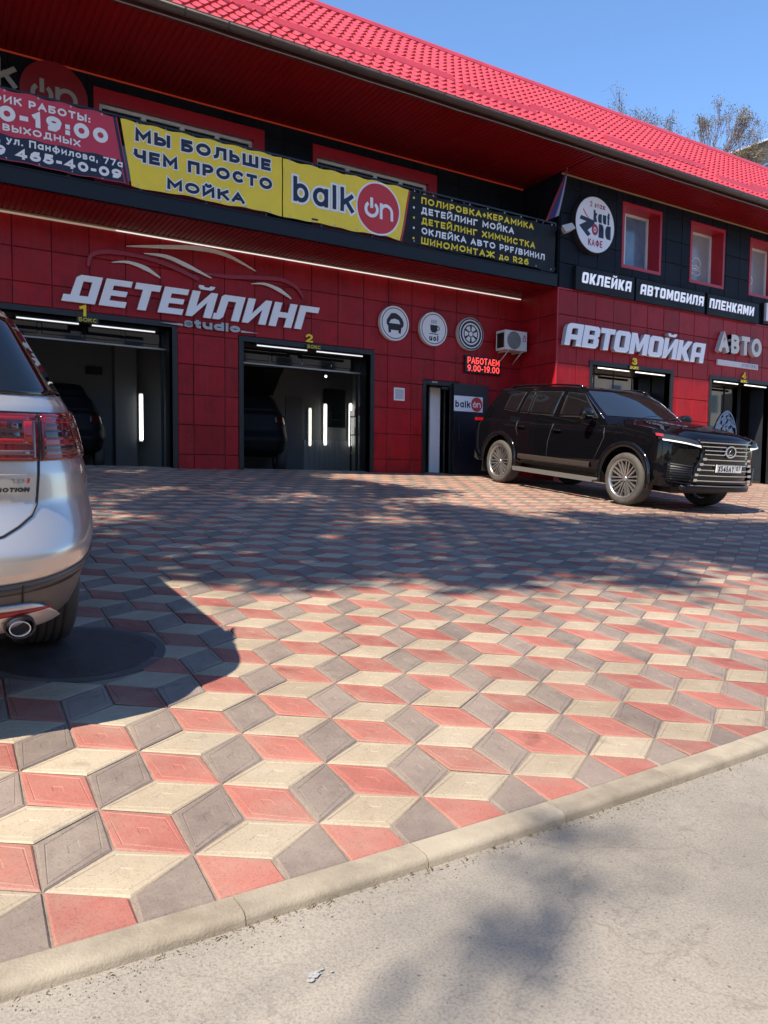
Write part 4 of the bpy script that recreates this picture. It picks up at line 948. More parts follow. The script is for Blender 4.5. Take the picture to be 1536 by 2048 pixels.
text(mb, ", ул. Панфилова, 77а", 1.13, 2.76, 5.70, 5.795, YB, bold=0.035)
text(mb, "9 465-40-09", 1.08, 2.74, 5.53, 5.66, YB, bold=0.07)
settle(mb, 0.0065); mb.obj('lettering', M['white_ink'], t); grommets(t, -1.8, 2.7)
t = thing('banner', 'yellow banner with three lines of dark blue capitals', 'banner', (4.0, YB, 5.47), 'banners along the balcony rail')
mb = MB(); sheet(mb, lambda s: 2.89 - 0.15*s, lambda s: 5.285, 5.475, 6.405); mb.obj('sheet', M['yellow'], t)
L3 = (("МЫ БОЛЬШЕ", 2.95, 5.08, 6.135, 6.315), ("ЧЕМ ПРОСТО", 2.93, 5.11, 5.845, 6.02), ("МОЙКА", 3.41, 4.63, 5.53, 5.69))
mb = MB()
for s, a, b, c, d in L3: text(mb, s, a, b, c, d, YB, bold=0.07, grow=0.018)
settle(mb, 0.003); mb.obj('letter_edge', M['white_ink'], t)
mb = MB()
for s, a, b, c, d in L3: text(mb, s, a, b, c, d, YB, bold=0.07)
settle(mb, 0.0075); mb.obj('lettering', M['navy_ink'], t); grommets(t, 2.9, 5.25)
t = thing('banner', 'yellow banner with a word and a red disc with a power button sign', 'banner', (6.5, YB, 5.47), 'banners along the balcony rail')
mb = MB(); sheet(mb, lambda s: 5.305, lambda s: 7.585 + 0.165*s, 5.475, 6.395); mb.obj('sheet', M['yellow'], t)
mb = MB(); text(mb, "balk", 5.49, 6.625, 5.76, 6.16, YB, bold=0.02, grow=0.035); mb.dish(7.12, 5.925, 0.455, YB); settle(mb, 0.003); mb.obj('logo_edge', M['white_ink'], t)
mb = MB(); text(mb, "balk", 5.49, 6.625, 5.76, 6.16, YB, bold=0.02); settle(mb, 0.0068); mb.obj('lettering', M['navy_ink'], t)
mb = MB(); mb.dish(7.12, 5.925, 0.425, YB); settle(mb, 0.0065); d = mb.obj('disc', M['red_ink'], t)
mb = MB(); logo_on(mb, 7.12, 5.90, 0.425, YB - 0.003, 0); settle(mb, 0.0095); mb.obj('power_mark', M['white_ink'], d); grommets(t, 5.35, 7.6)
t = thing('banner', 'black banner listing five services in yellow and white capitals', 'banner', (9.5, YB, 5.47), 'banners along the balcony rail')
mb = MB(); sheet(mb, lambda s: 7.60 + 0.15*s, lambda s: 11.34, 5.455, 6.375); mb.obj('sheet', M['black_vinyl'], t)
mb = MB(); sheet(mb, lambda s: 7.595 + 0.155*s, lambda s: 7.625 + 0.155*s, 5.465, 6.365, nx=2, nz=40); raise_(mb, 0.004); mb.obj('stripe', M['red_ink'], t)
ya = MB(); wa = MB()
for s, x1, z0, z1, k, bz in (("ПОЛИРОВКА+КЕРАМИКА", 10.74, 6.195, 6.31, ya, 6.26), ("ДЕТЕЙЛИНГ МОЙКА", 10.22, 6.02, 6.155, wa, 6.09), ("ДЕТЕЙЛИНГ ХИМЧИСТКА", 10.79, 5.835, 5.975, ya, 5.91), ("ОКЛЕЙКА АВТО PPF/ВИНИЛ", 11.07, 5.655, 5.79, wa, 5.73), ("ШИНОМОНТАЖ до R26", 10.61, 5.48, 5.605, ya, 5.55)):
    text(k, s, 8.03, x1, z0, z0 + 0.118, YB, bold=0.045, space=1.3); k.box(7.845, 7.88, YB - 0.002, YB, bz - 0.017, bz + 0.017)
settle(ya, 0.004); settle(wa, 0.004); ya.obj('lettering', M['yellow_ink'], t); wa.obj('lettering', M['white_ink'], t); grommets(t, 7.8, 11.3)

# --- grey wall logo half hidden behind the first banner
yl = F - 0.06
t = thing('wall_logo', 'dim grey word and red disc on the dark wall above the balcony', 'sign', (1.9, F, 7.0))
mb = MB(); mb.disc(2.02, 6.99, 0.485, 0.485, yl, F - 0.022, 64); d = mb.obj('disc', mat('disc_red', (0.24, 0.006, 0.012), 0.5), t)
mb = MB(); logo_on(mb, 2.02, 6.97, 0.485, yl - 0.001, 0); mb.obj('power_mark', M['grey_logo'], d)
mb = MB(); text(mb, "balk", 0.25, 1.50, 6.93, 7.33, yl + 0.01, bold=0.02, depth=0.012); mb.obj('lettering', M['grey_logo'], t)

# --- big raised word over the bays with the car outline
yf = F - 0.085
t = thing('lettering_sign', 'long slanted white word in raised capitals under a drawn car outline', 'sign', (4.3, F, 3.9))
mb = MB(); a = pj(2.03, 3.93, F, yf); b = pj(6.57, 4.365, F, yf)
block(mb, "ДЕТЕЙЛИНГ", a[0] + 0.10, b[0], a[1], b[1], yf + 0.045, 0.045, 0.30, 0.13, sink=lambda q: q.obj('letter', [M['white_letter'], M['letter_side']], t))
mb = MB(); y0 = yf + 0.01
ribbon(mb, [(3.06, 4.90), (3.65, 4.985), (4.25, 5.055), (4.75, 5.02), (5.28, 4.83)], [0.004, 0.03, 0.036, 0.03, 0.004], y0, y0 + 0.03)
ribbon(mb, [(3.34, 4.83), (3.70, 4.835), (4.05, 4.74), (4.47, 4.595)], [0.004, 0.03, 0.035, 0.006], y0, y0 + 0.03)
ribbon(mb, [(2.83, 4.61), (3.08, 4.65), (3.36, 4.595), (3.60, 4.475)], [0.004, 0.02, 0.036, 0.008], y0, y0 + 0.03)
ribbon(mb, [(5.19, 4.60), (5.45, 4.63), (5.73, 4.56), (5.96, 4.44)], [0.004, 0.02, 0.034, 0.008], y0, y0 + 0.03)
mb.obj('car_outline', mat('pale_gold', (0.74, 0.70, 0.63), 0.4), t)
mb = MB()
ribbon(mb, [(2.47, 4.50), (2.53, 4.68), (2.80, 4.77), (3.30, 4.77), (3.75, 4.70), (4.25, 4.54)], [0.02, 0.03, 0.035, 0.03, 0.035, 0.03], y0 + 0.002, y0 + 0.03)
ribbon(mb, [(4.30, 4.66), (4.75, 4.66), (5.3, 4.72), (5.75, 4.75), (6.05, 4.66), (6.20, 4.48)], [0.015, 0.03, 0.035, 0.035, 0.03, 0.012], y0 + 0.002, y0 + 0.03)
mb.obj('body_outline', mat('body_outline_red', (0.30, 0.012, 0.02), 0.35), t)
mb = MB(); text(mb, "studio", 3.99, 4.98, 3.725, 3.865, yf + 0.03, bold=0.085, depth=0.012, space=0.2); mb.obj('small_lettering', mat('studio_silver', (0.42, 0.46, 0.47), 0.4), t)
mb = MB()
for x0, x1, q in ((3.60, 3.97, 1), (5.32, 5.0, -1)): mb.prism([(x0, 3.752), (x1, 3.735), (x1, 3.77)][::q], yf + 0.005, yf + 0.03)
mb.obj('dash', mat('dash_silver', (0.50, 0.50, 0.48), 0.4), t)

# --- wing signs
yw = W - 0.13
def wing_word(name, label, s, x0, x1, z0, z1, depth, mats, shear, gap):
    t = thing(name, label, 'sign', ((x0 + x1)/2, W, z0)); a = pj(x0, z0, W, W - depth - 0.03); b = pj(x1, z1, W, W - depth - 0.03)
    mb = MB(); block(mb, s, a[0], b[0], a[1], b[1], W - 0.03, depth, shear, gap, sink=lambda q: q.obj('letter', mats, t)); return t
wing_word('lettering_sign', 'thick white capitals over the third bay, tightly set and slanted', "АВТОМОЙКА", 11.69, 16.33, 4.035, 4.50, 0.10, [M['white_letter'], M['letter_side']], 0.20, 0.05)
t = thing('lettering_sign', 'cream raised four letter word over the fourth bay with a white strip below', 'sign', (17.6, W, 4.05))
a = pj(16.80, 4.355, W, yw); b = pj(18.50, 4.83, W, yw)
mb = MB(); text(mb, "АВТО", a[0] + 0.03, b[0] + 0.05, a[1] + 0.02, b[1], W - 0.02, bold=0.05, depth=0.055, side=1); mb.obj('letter', [mat('cream_letter', (0.66, 0.63, 0.56), 0.4), M['letter_side']], t)
a = pj(16.80, 4.05, W, W - 0.06); b = pj(18.44, 4.185, W, W - 0.06)
mb = MB(); mb.cbox(a[0], b[0], W - 0.06, W - 0.02, a[1], b[1], 0.004); st = mb.obj('strip', mat('strip_white', (0.62, 0.60, 0.62), 0.45), t)
mb = MB(); text(mb, "КОМПЛЕКС", a[0] + 0.95, b[0] - 0.03, a[1] + 0.03, b[1] - 0.025, W - 0.0605, bold=0.0, depth=0.001, shear=0.2); mb.obj('small_lettering', mat('dim_ink', (0.25, 0.24, 0.27), 0.5), st)
M['lit_letter'] = mat('lit_letter', (0.8, 0.82, 0.88), 0.4, emit=(0.85, 0.9, 1.0), estr=0.18)
for s, x0, x1, tx0, tx1, what in (("ОКЛЕЙКА", 11.98, 13.79, 12.13, 13.66, 'nearest the building corner'), ("АВТОМОБИЛЯ", 13.83, 16.25, 13.94, 16.17, 'longest, in the middle of the row'), ("ПЛЕНКАМИ", 16.33, 18.40, 16.37, 18.15, 'furthest from the building corner')):
    yy = W - 0.10; a = pj(x0, 5.205, W, yy); b = pj(x1, 5.695, W, yy); p = pj(tx0, 5.36, W, yy); q = pj(tx1, 5.585, W, yy)
    t = thing('light_box', 'black light box with white capitals under the windows, ' + what, 'sign', ((x0+x1)/2, W, 5.2), 'light boxes along the wing')
    mb = MB(); mb.cbox(a[0], b[0] - 0.02, yy, W - 0.022, a[1], b[1], 0.006); mb.obj('case', M['black_vinyl'], t)
    mb = MB(); block(mb, s, p[0], q[0], p[1], q[1], yy - 0.001, 0.02, 0.12, 0.22, sink=lambda q: q.obj('letter', [M['lit_letter'], M['letter_side']], t))
t = thing('light_box', 'black box sign with one large white letter at the end of the row', 'sign', (19.0, W, 5.2), 'light boxes along the wing')
mb = MB(); mb.cbox(18.44, 20.2, W - 0.09, W - 0.022, 5.205, 5.73, 0.006); mb.obj('case', M['black_vinyl'], t)
mb = MB(); text(mb, "b", 18.46, 18.80, 5.27, 5.71, W - 0.0905, bold=0.03, depth=0.03, side=1); mb.obj('letter', [M['white_letter'], M['letter_side']], t)
# round cafe sign
yy = W - 0.15; cx, cz = pj(12.50, 6.61, W, yy); r = 0.575
t = thing('cafe_sign', 'round white cafe sign with black and red words on the dark wing', 'sign', (cx, W, 6.6))
mb = MB(); mb.disc(cx, cz, r, r, yy + 0.002, W - 0.021, 72); mb.obj('case', mat('sign_rim', (0.035, 0.03, 0.035), 0.4), t, 40)
mb = MB(); mb.disc(cx, cz, r - 0.012, r - 0.012, yy - 0.004, yy + 0.0015, 72); mb.obj('face', M['white_disc'], t)
yk = yy - 0.0045
mb = MB(); text(mb, "2 этаж", cx - 0.17, cx + 0.28, cz + 0.35, cz + 0.46, yk, bold=0.01); text(mb, "КАФЕ", cx - 0.20, cx + 0.22, cz - 0.44, cz - 0.30, yk, bold=0.02)
mb.obj('red_lettering', mat('sign_crimson', (0.35, 0.01, 0.05), 0.5), t)
mb = MB(); text(mb, "kauf", cx - 0.06, cx + 0.42, cz + 0.06, cz + 0.30, yk, bold=0.04); text(mb, "na", cx + 0.10, cx + 0.46, cz - 0.24, cz + 0.12, yk, bold=0.05)
mb.prism([(cx - 0.46, cz + 0.05), (cx - 0.42, cz + 0.13), (cx - 0.02, cz + 0.08), (cx - 0.03, cz + 0.0), (cx - 0.22, cz - 0.14), (cx - 0.13, cz - 0.21), (cx - 0.22, cz - 0.27), (cx - 0.47, cz - 0.08), (cx - 0.26, cz + 0.03)], yk - 0.002, yk)
mb.obj('dark_lettering', M['navy_ink'], t)
mb = MB(); mb.ring(cx - 0.01, cz - 0.10, 0.055, 0.115, yk - 0.003, yk - 0.0005, 40, 0, k=0.8); mb.ring(cx - 0.01, cz - 0.10, 0.012, 0.03, yk - 0.003, yk - 0.0005, 24, 0, k=0.8); mb.obj('ring_letter', mat('ring_crimson', (0.36, 0.012, 0.06), 0.5), t)
mb = MB(); ribbon(mb, [(cx - 0.36, cz + 0.27), (cx - 0.28, cz + 0.17), (cx - 0.17, cz + 0.09)], [0.012, 0.016, 0.003], yk - 0.002, yk); mb.obj('stroke', mat('orange_stroke', (0.6, 0.14, 0.02), 0.5), t)

# --- three round pictograms
def round_sign(cx, cz, label, draw):
    yy = F - 0.10; cx, cz = pj(cx, cz, F, yy); r = 0.335
    t = thing('round_sign', label, 'sign', (cx, F, cz), 'round pictogram signs beside the second bay')
    mb = MB(); mb.disc(cx, cz, r, r, yy, F - 0.021, 64); mb.obj('case', mat('disc_rim', (0.5, 0.5, 0.52), 0.4), t, 40)
    mb = MB(); mb.disc(cx, cz, r - 0.004, r - 0.004, yy - 0.003, yy - 0.0005, 64); mb.obj('face', M['white_disc'], t)
    mb = MB(); y = yy - 0.0035; draw(mb, cx, cz, y); mb.obj('pictogram', M['black_ink'], t)
def d_car(m, x, z, y):
    m.ring(x, z, 0.285, 0.30, y - 0.002, y, 64)
    q = lambda l: [(x + a, z + b) for a, b in l]
    m.prism(q([(-.19,-.02),(-.185,.05),(-.13,.13),(-.08,.19),(.02,.20),(.10,.16),(.17,.10),(.205,.03),(.20,-.04),(.16,-.08),(.13,.0),(.09,.07),(.0,.09),(-.09,.065),(-.13,0),(-.15,-.07)]), y - 0.002, y)
    m.prism(q([(-.13,-.005),(.13,-.005),(.15,-.05),(.15,-.13),(-.15,-.13),(-.15,-.05)]), y - 0.003, y - 0.0005)
    for a in (-1, 1): m.box(x + a*0.115 - 0.028, x + a*0.115 + 0.028, y - 0.002, y, z - 0.185, z - 0.1302)
def d_cup(m, x, z, y):
    m.ring(x, z, 0.285, 0.30, y - 0.002, y, 64)
    m.prism([(x - .09, z + .08), (x - .085, z - .02), (x - .05, z - .07), (x + .05, z - .07), (x + .085, z - .02), (x + .09, z + .08)][::-1], y - 0.002, y)
    m.ring(x + .10, z + 0.02, 0.028, 0.045, y - 0.0025, y - 0.0005, 24)
    m.box(x - .11, x + .11, y - 0.002, y, z - .105, z - .09)
    for a in (-.05, 0, .05): m.box(x + a - .008, x + a + .008, y - 0.002, y, z + .11, z + .18)
    text(m, "uoi", x - .11, x + .11, z - .235, z - .125, y, bold=0.05)
def d_wheel(m, x, z, y):
    m.ring(x, z, 0.295, 0.325, y - 0.002, y, 64); m.ring(x, z, 0.225, 0.27, y - 0.002, y, 64); m.ring(x, z, 0.165, 0.19, y - 0.002, y, 64); m.ring(x, z, 0.05, 0.068, y - 0.002, y, 32)
    for i in range(6):
        a = math.pi*i/3 + 0.5236; c, s = math.cos(a), math.sin(a); p = lambda r, w_: (x + r*c - w_*s, z + r*s + w_*c)
        m.prism([p(.066, -.012), p(.168, -.025), p(.168, .025), p(.066, .012)], y - 0.0026, y - 0.0006)
round_sign(8.22, 4.265, 'round white sign with a washed car pictogram', d_car)
round_sign(9.16, 4.255, 'round white sign with a coffee cup pictogram', d_cup)
round_sign(10.11, 4.255, 'round white sign with a car wheel pictogram', d_wheel)
# door sign, blank plate, LED board
t = thing('door_sign', 'white plate with dark word and red disc on the open door leaf', 'sign', (10.1, F - 0.1, 2.8))
y = F - 0.106; a = pj(9.70, 2.635, F, y); b = pj(10.46, 2.955, F, y)
mb = MB(); mb.cbox(a[0], b[0], y - 0.006, y, a[1], b[1], 0.002); mb.obj('plate', M['white_board'], t)
mb = MB(); text(mb, "balk", a[0] + 0.03, a[0] + 0.42, a[1] + 0.08, a[1] + 0.22, y - 0.0065, bold=0.03); mb.obj('lettering', M['navy_ink'], t)
mb = MB(); mb.disc(b[0] - 0.165, (a[1] + b[1])/2, 0.15, 0.15, y - 0.008, y - 0.0065, 48); d = mb.obj('disc', M['red_ink'], t)
mb = MB(); logo_on(mb, b[0] - 0.165, (a[1] + b[1])/2 - 0.01, 0.15, y - 0.0085, 0); mb.obj('power_mark', M['white_ink'], d)
t = thing('notice_plate', 'small square white plate on the red wall between bay and entrance', 'sign', (8.33, F, 2.88))
mb = MB(); mb.cbox(8.20, 8.45, F - 0.035, F - 0.023, 2.76, 3.01, 0.003); mb.obj('plate', M['white_board'], t)
mb = MB(); mb.box(8.225, 8.425, F - 0.0365, F - 0.0352, 2.785, 2.985); mb.obj('print_area', mat('pale_grey_print', (0.42, 0.42, 0.44), 0.5), t)
t = thing('led_board', 'black board with two lines of glowing red text above the entrance', 'sign', (10.4, F, 3.4))
y = F - 0.09; a = pj(9.99, 3.455, F, y); b = pj(10.95, 3.815, F, y)
mb = MB(); mb.cbox(a[0], b[0], y, F - 0.022, a[1], b[1], 0.006); mb.obj('case', M['black_metal'], t)
mb = MB(); text(mb, "РАБОТАЕМ", a[0] + 0.05, b[0] - 0.05, a[1] + 0.19, b[1] - 0.035, y - 0.001, bold=0.0); text(mb, "9.00-19.00", a[0] + 0.05, b[0] - 0.05, a[1] + 0.035, a[1] + 0.165, y - 0.001, bold=0.0)
mb.obj('lit_text', M['led_text'], t)
# bay numbers
for n_, nx0, nx1, nz0, nz1, tx0, tx1, tz0, tz1, yp, lab in (("1", 2.36, 2.47, 3.715, 3.89, 2.32, 2.59, 3.632, 3.692, F, 'yellow figure one over the bay behind the silver car'), ("2", 6.26, 6.405, 3.70, 3.85, 6.29, 6.56, 3.595, 3.655, F, 'yellow figure two over the second bay'), ("3", 13.72, 13.87, 3.785, 3.935, 13.65, 13.92, 3.69, 3.75, W, 'yellow figure three over the bay behind the black car'), ("4", 17.71, 17.87, 3.775, 3.935, 17.66, 17.92, 3.685, 3.745, W, 'yellow figure four over the glazed bay')):
    t = thing('bay_number', lab, 'sign', (nx0, yp, nz0), 'yellow bay numbers')
    mb = MB(); text(mb, n_, nx0 - (.03 if n_ == "1" else 0), nx1, nz0, nz1, yp - 0.04, bold=0.05, depth=0.008); mb.obj('figure', M['yellow_ink'], t)
    mb = MB(); text(mb, "БОКС", tx0, tx1, tz0, tz1, yp - 0.058, bold=0.01, depth=0.002); mb.obj('lettering', M['yellow_ink'], t)
    mb = MB(); mb.box(tx0 - 0.03, tx1 + 0.03, yp - 0.057, yp - 0.0365, tz0 - 0.012, tz1 + 0.012); mb.obj('plate', M['black_metal'], t)
# tube lights over the bays
def lamp(x0, x1, z, y, lab, m_, grp):
    t = thing('tube_light', lab, 'lamp', ((x0 + x1)/2, y, z), grp)
    mb = MB(); mb.tube([(x0, y, z), (x1, y, z)], 0.0115, 10); mb.obj('tube', m_, t)
    mb = MB(); mb.box(x0 - 0.01, x1 + 0.01, y + 0.012, y + 0.05, z - 0.02, z + 0.03); mb.obj('housing', M['black_metal'], t)
for x0, x1, z, y, lab in ((1.43, 2.32, 3.59, F - 0.04, 'lit tube under the figure one, half behind the silver car'), (2.52, 3.51, 3.59, F - 0.04, 'lit tube between figure one and the red pillar'),
    (5.31, 6.29, 3.55, F - 0.04, 'lit tube over the second bay beside the red pillar'), (6.49, 7.47, 3.55, F - 0.04, 'lit tube over the second bay on the entrance side'),
    (12.66, 13.63, 3.63, W - 0.04, 'lit tube over the third bay beside the building corner'), (13.84, 14.82, 3.63, W - 0.04, 'lit tube over the third bay on the far side'),
    (16.63, 17.57, 3.63, W - 0.04, 'lit tube over the mirrored glass door'), (17.84, 18.75, 3.63, W - 0.04, 'lit tube over the open part of the fourth bay')):
    lamp(x0, x1, z, y, lab, M['led_white'] if y > 12.5 else M['led_warm'], 'tube lights over the bays')
def vlamp(x, y, z0, z1, lab, m_, r=0.025):
    t = thing('upright_light', lab, 'lamp', (x, y, z0), 'upright lamps inside the bays')
    mb = MB(); mb.tube([(x, y, z0), (x, y, z1)], r, 10); mb.obj('tube', m_, t)
    mb = MB(); mb.box(x - 0.04, x + 0.04, y + r, y + 0.06, z0 - 0.03, z1 + 0.03); mb.obj('housing', M['white_pvc'], t)
yy = 15.43
M['led_room'] = mat('led_room', (0.9, 0.9, 0.9), 0.4, emit=(1.0, 0.99, 0.95), estr=2.2)
M['led_room_warm'] = mat('led_room_warm', (0.9, 0.9, 0.8), 0.4, emit=(1.0, 0.97, 0.78), estr=1.4)
vlamp(7.55, yy, 1.93, 2.73, 'dimmer yellowish lamp strip beside the inner door', M['led_room_warm'], 0.018)
vlamp(7.93, yy, 1.96, 2.84, 'white lamp strip in the middle of the second bay wall', M['led_room'])
vlamp(8.57, yy, 1.95, 2.89, 'white lamp strip beside the inner window', M['led_room'])
vlamp(3.82, yy - 0.27, 1.91, 2.77, 'white lamp strip on the pier in the first bay', M['led_room'])
t = thing('wall_lamp', 'small glowing spot lamp high on the second bay back wall', 'lamp', (7.92, 15.4, 3.46))
mb = MB(); mb.tube([(7.90, 15.49, 3.50), (7.90, 15.38, 3.46)], [0.02, 0.05], 12); mb.obj('head', M['steel_dark'], t)
mb = MB(); mb.tube([(7.90, 15.378, 3.459), (7.90, 15.365, 3.455)], 0.028, 12); mb.obj('lens', mat('lens_lit', (0.8, 0.8, 0.8), 0.3, emit=(1, 1, 1), estr=1.4), t)
# --- air conditioner
t = thing('air_conditioner', 'white outdoor air conditioner unit on two wall brackets by the corner', 'air conditioner', (11.0, F, 3.94))
x0, x1, y0, y1, z0, z1 = 10.73, 11.33, F - 0.38, F - 0.08, 3.95, 4.36
mb = MB(); mb.box(x0, x1, y0 + 0.006, y1, z0, z1); mb.cbox(x0, x1, y0 - 0.004, y0 + 0.0055, z0, z1, 0.004); mb.obj('case', mat('ac_white', (0.62, 0.62, 0.60), 0.45, noise=0.05), t)
mb = MB()
for i in range(15): mb.ring(x0 + 0.235, (z0+z1)/2, 0.02 + i*0.0115, 0.025 + i*0.0115, y0 - 0.012, y0 - 0.006, 36)
for i in range(8):
    a = math.pi*i/4; mb.tube([(x0 + 0.235, y0 - 0.013, (z0+z1)/2), (x0 + 0.235 + 0.19*math.cos(a), y0 - 0.013, (z0+z1)/2 + 0.19*math.sin(a))], 0.003, 4)
mb.obj('fan_grille', mat('ac_grille', (0.28, 0.28, 0.28), 0.5), t)
mb = MB(); mb.disc(x0 + 0.235, (z0+z1)/2, 0.185, 0.185, y0 - 0.006, y0 - 0.0045, 40); mb.obj('fan_opening', mat('ac_dark', (0.12, 0.12, 0.12), 0.6), t)
mb = MB(); mb.box(x0 - 0.004, x0 - 0.0005, y0 + 0.04, y1 - 0.04, z0 + 0.05, z1 - 0.05); mb.obj('side_grille', M['black_metal'], t)
mb = MB(); ribbon(mb, [(x1 - .115, z0 + .24), (x1 - .075, z0 + .33), (x1 - .04, z0 + .24)], [.008, .012, .008], y0 - .007, y0 - .0045); mb.box(x1 - .12, x1 - .035, y0 - .007, y0 - .0045, z0 + .205, z0 + .225); mb.obj('badge', mat('ac_pink', (0.5, 0.05, 0.2), 0.5), t)
for xx in (x0 + 0.10, x1 - 0.12):
    mb = MB(); mb.box(xx, xx + 0.035, y0 + 0.02, F - 0.023, z0 - 0.03, z0 - 0.001); mb.tube([(xx + 0.017, y0 + 0.06, z0 - 0.03), (xx + 0.017, F - 0.03, z0 - 0.25)], 0.012, 6); mb.obj('bracket', mat('bracket_steel', (0.45, 0.42, 0.38), 0.4), t)
# --- flood light and flag at the end of the balcony
t = thing('flood_light', 'pale grey flood light on a short arm at the banner end', 'lamp', (11.36, W - 0.05, 6.3))
T_ = Matrix.Translation((11.50, W - 0.22, 6.29)) @ Matrix.Rotation(R_(-20), 4, 'Y') @ Matrix.Rotation(R_(-25), 4, 'X')
mb = MB(); k = mb.add([T_ @ Vector(p) for p in [(-.15,-.05,-.07),(.15,-.05,-.05),(.15,-.05,.09),(-.15,-.05,.09),(-.10,.07,-.04),(.10,.07,-.03),(.10,.07,.06),(-.10,.07,.06)]])
for f_ in ((0,1,2,3),(7,6,5,4),(0,4,5,1),(1,5,6,2),(2,6,7,3),(3,7,4,0)): mb.face([k+i for i in f_])
mb.obj('head', mat('lamp_grey', (0.55, 0.54, 0.50), 0.4), t)
mb = MB(); mb.tube([(11.34, W - 0.01, 6.36), (11.37, W - 0.10, 6.33), (11.44, W - 0.18, 6.30)], 0.014, 8); mb.box(11.32, 11.37, W - 0.03, W + 0.03, 6.28, 6.42); mb.obj('arm', M['black_metal'], t)
t = thing('flag', 'small white, blue and red flag drooping from a stick at the corner', 'flag', (11.37, 11.62, 7.40))
mb = MB(); mb.tube([(11.36, 11.60, 7.44), (11.40, W - 0.02, 6.9)], 0.010, 8); mb.obj('stick', mat('stick_wood', (0.35, 0.28, 0.2), 0.6), t)
mb = MB()
def fl(u, v):
    top = Vector((11.36, 11.60, 7.42)); a = Vector((11.10, 11.55, 6.45)); b = Vector((10.80, 11.62, 6.30))
    p = top.lerp(a.lerp(b, v), u); p.y += 0.03*math.sin(7*v + 3*u)*u; p.x += 0.05*math.sin(3.1*u)*(1 - v)*0.6; return p
for i in range(3):
    mb.grid(fl, [k/16 for k in range(17)], [i/3 + j/18 for j in range(7)], i, True)
o = mb.obj('cloth', [mat('flag_white', (0.26, 0.25, 0.32), 0.8), mat('flag_blue', (0.03, 0.035, 0.15), 0.8), mat('flag_red', (0.22, 0.02, 0.035), 0.8)], t)
so_ = o.modifiers.new("thick", 'SOLIDIFY'); so_.thickness = 0.004

# --- things standing about in the bays
t = thing('hose', 'coiled grey hose hanging on the side wall of the first bay', 'hose', (4.3, 14.3, 1.7))
for k in range(5):
    mb = MB(); mb.tube([(4.33 - .02*k, 14.3 + (.22 + .012*k)*math.cos(a), 2.0 - .01*k + (.30 + .014*k)*math.sin(a)) for a in [6.2832*i/28 for i in range(29)]], .013, 6, 0, False); mb.obj('coil', M['ac_hose'] if 'ac_hose' in M else M.setdefault('ac_hose', mat('hose_grey', (0.20, 0.20, 0.20), .6)), t)
mb = MB(); mb.box(4.27, 4.355, 14.26, 14.34, 2.28, 2.36); mb.obj('hook', M['steel_dark'], t)
t = thing('wall_speaker', 'small dark box speaker on an arm high on the first bay wall', 'speaker', (3.0, 15.4, 3.2))  # dark speaker box on an arm, gives no light
mb = MB(); mb.box(2.86, 3.14, 15.30, 15.42, 3.12, 3.26); mb.obj('body', M['room_dark'], t)
mb = MB(); mb.tube([(3.0, 15.42, 3.2), (3.0, 15.49, 3.26)], .012, 6); mb.obj('arm', M['steel_dark'], t)
t = thing('shelf_rack', 'grey shelf rack with bottles on the second bay side wall', 'shelf', (8.4, 14.6, 1.336))
for z in (1.75, 2.15, 2.55): mb = MB(); mb.box(8.30, 8.61, 14.1, 15.0, z, z + .025); mb.obj('shelf', mat('shelf_grey', (0.16, 0.16, 0.16), .5) if 'shelf_grey' not in bpy.data.materials else bpy.data.materials['shelf_grey'], t)
for y in (14.12, 14.96):
    for x in (8.31, 8.59): mb = MB(); mb.box(x - .015, x + .015, y - .015, y + .015, 1.337, 2.7); mb.obj('post', M['steel_dark'], t)
bt = None; rb = random.Random(4)
for z in (1.776, 2.176, 2.576):
    for k in range(5):
        c = rb.choice(((.3, .3, .28), (.05, .12, .3), (.3, .05, .04), (.25, .2, .05)))
        o = thing('bottle', 'small detailing bottle on the shelf rack in the second bay', 'bottle', (8.38, 14.25 + k*.15, z), 'bottles on the shelf rack')
        mb = MB(); mb.revolve([(0, 0), (.032, 0), (.034, .01), (.034, .13), (.014, .17), (.014, .20), (0, .20)], 12); mb.v = [(8.38 + x, 14.25 + k*.15 + zz, z + y) for x, y, zz in mb.v]; mb.obj('flask', mat('flask_%d%d' % (int(z*10), k), c, .4), o)
# ------------------------------------------------------------------ vehicles
def paint(name, col, metal=0.0, rough=0.3, coat=1.0, flake=0.0):
    m = mat(name, col, rough, metal=metal, coat=coat, coat_r=0.012, spec=0.0 if metal == 0 else 0.5)
    if flake:
        t = m.node_tree; b = t.nodes["Principled BSDF"]; co = t.nodes.new("ShaderNodeTexCoord")
        v = t.nodes.new("ShaderNodeTexNoise"); v.inputs["Scale"].default_value = 900; t.links.new(co.outputs["Object"], v.inputs["Vector"])
        bp = t.nodes.new("ShaderNodeBump"); bp.inputs["Strength"].default_value = flake; bp.inputs["Distance"].default_value = 0.001
        t.links.new(v.outputs[0], bp.inputs["Height"]); t.links.new(bp.outputs[0], b.inputs["Normal"])
    return m
M['black_paint'] = paint('black_paint', (0.003, 0.003, 0.0042), 0.0, 0.25, 0.62)
M['silver_paint'] = paint('silver_paint', (0.56, 0.53, 0.495), 0.68, 0.30, 1.0)
M['tyre'] = mat('tyre_rubber', (0.055, 0.050, 0.046), 0.75, noise=0.2, scale=12)
M['rim'] = mat('rim_alloy', (0.36, 0.355, 0.35), 0.28, metal=0.8)
M['rim_dark'] = mat('rim_dark', (0.008, 0.008, 0.009), 0.5)
M['chrome'] = mat('chrome', (0.72, 0.72, 0.74), 0.10, metal=1.0)
M['car_glass'] = mat('car_glass', (0.006, 0.007, 0.008), 0.02, spec=0.7)
M['black_plastic'] = mat('black_plastic', (0.018, 0.017, 0.017), 0.5, noise=0.1)
M['gloss_black'] = mat('gloss_black', (0.005, 0.005, 0.006), 0.08)

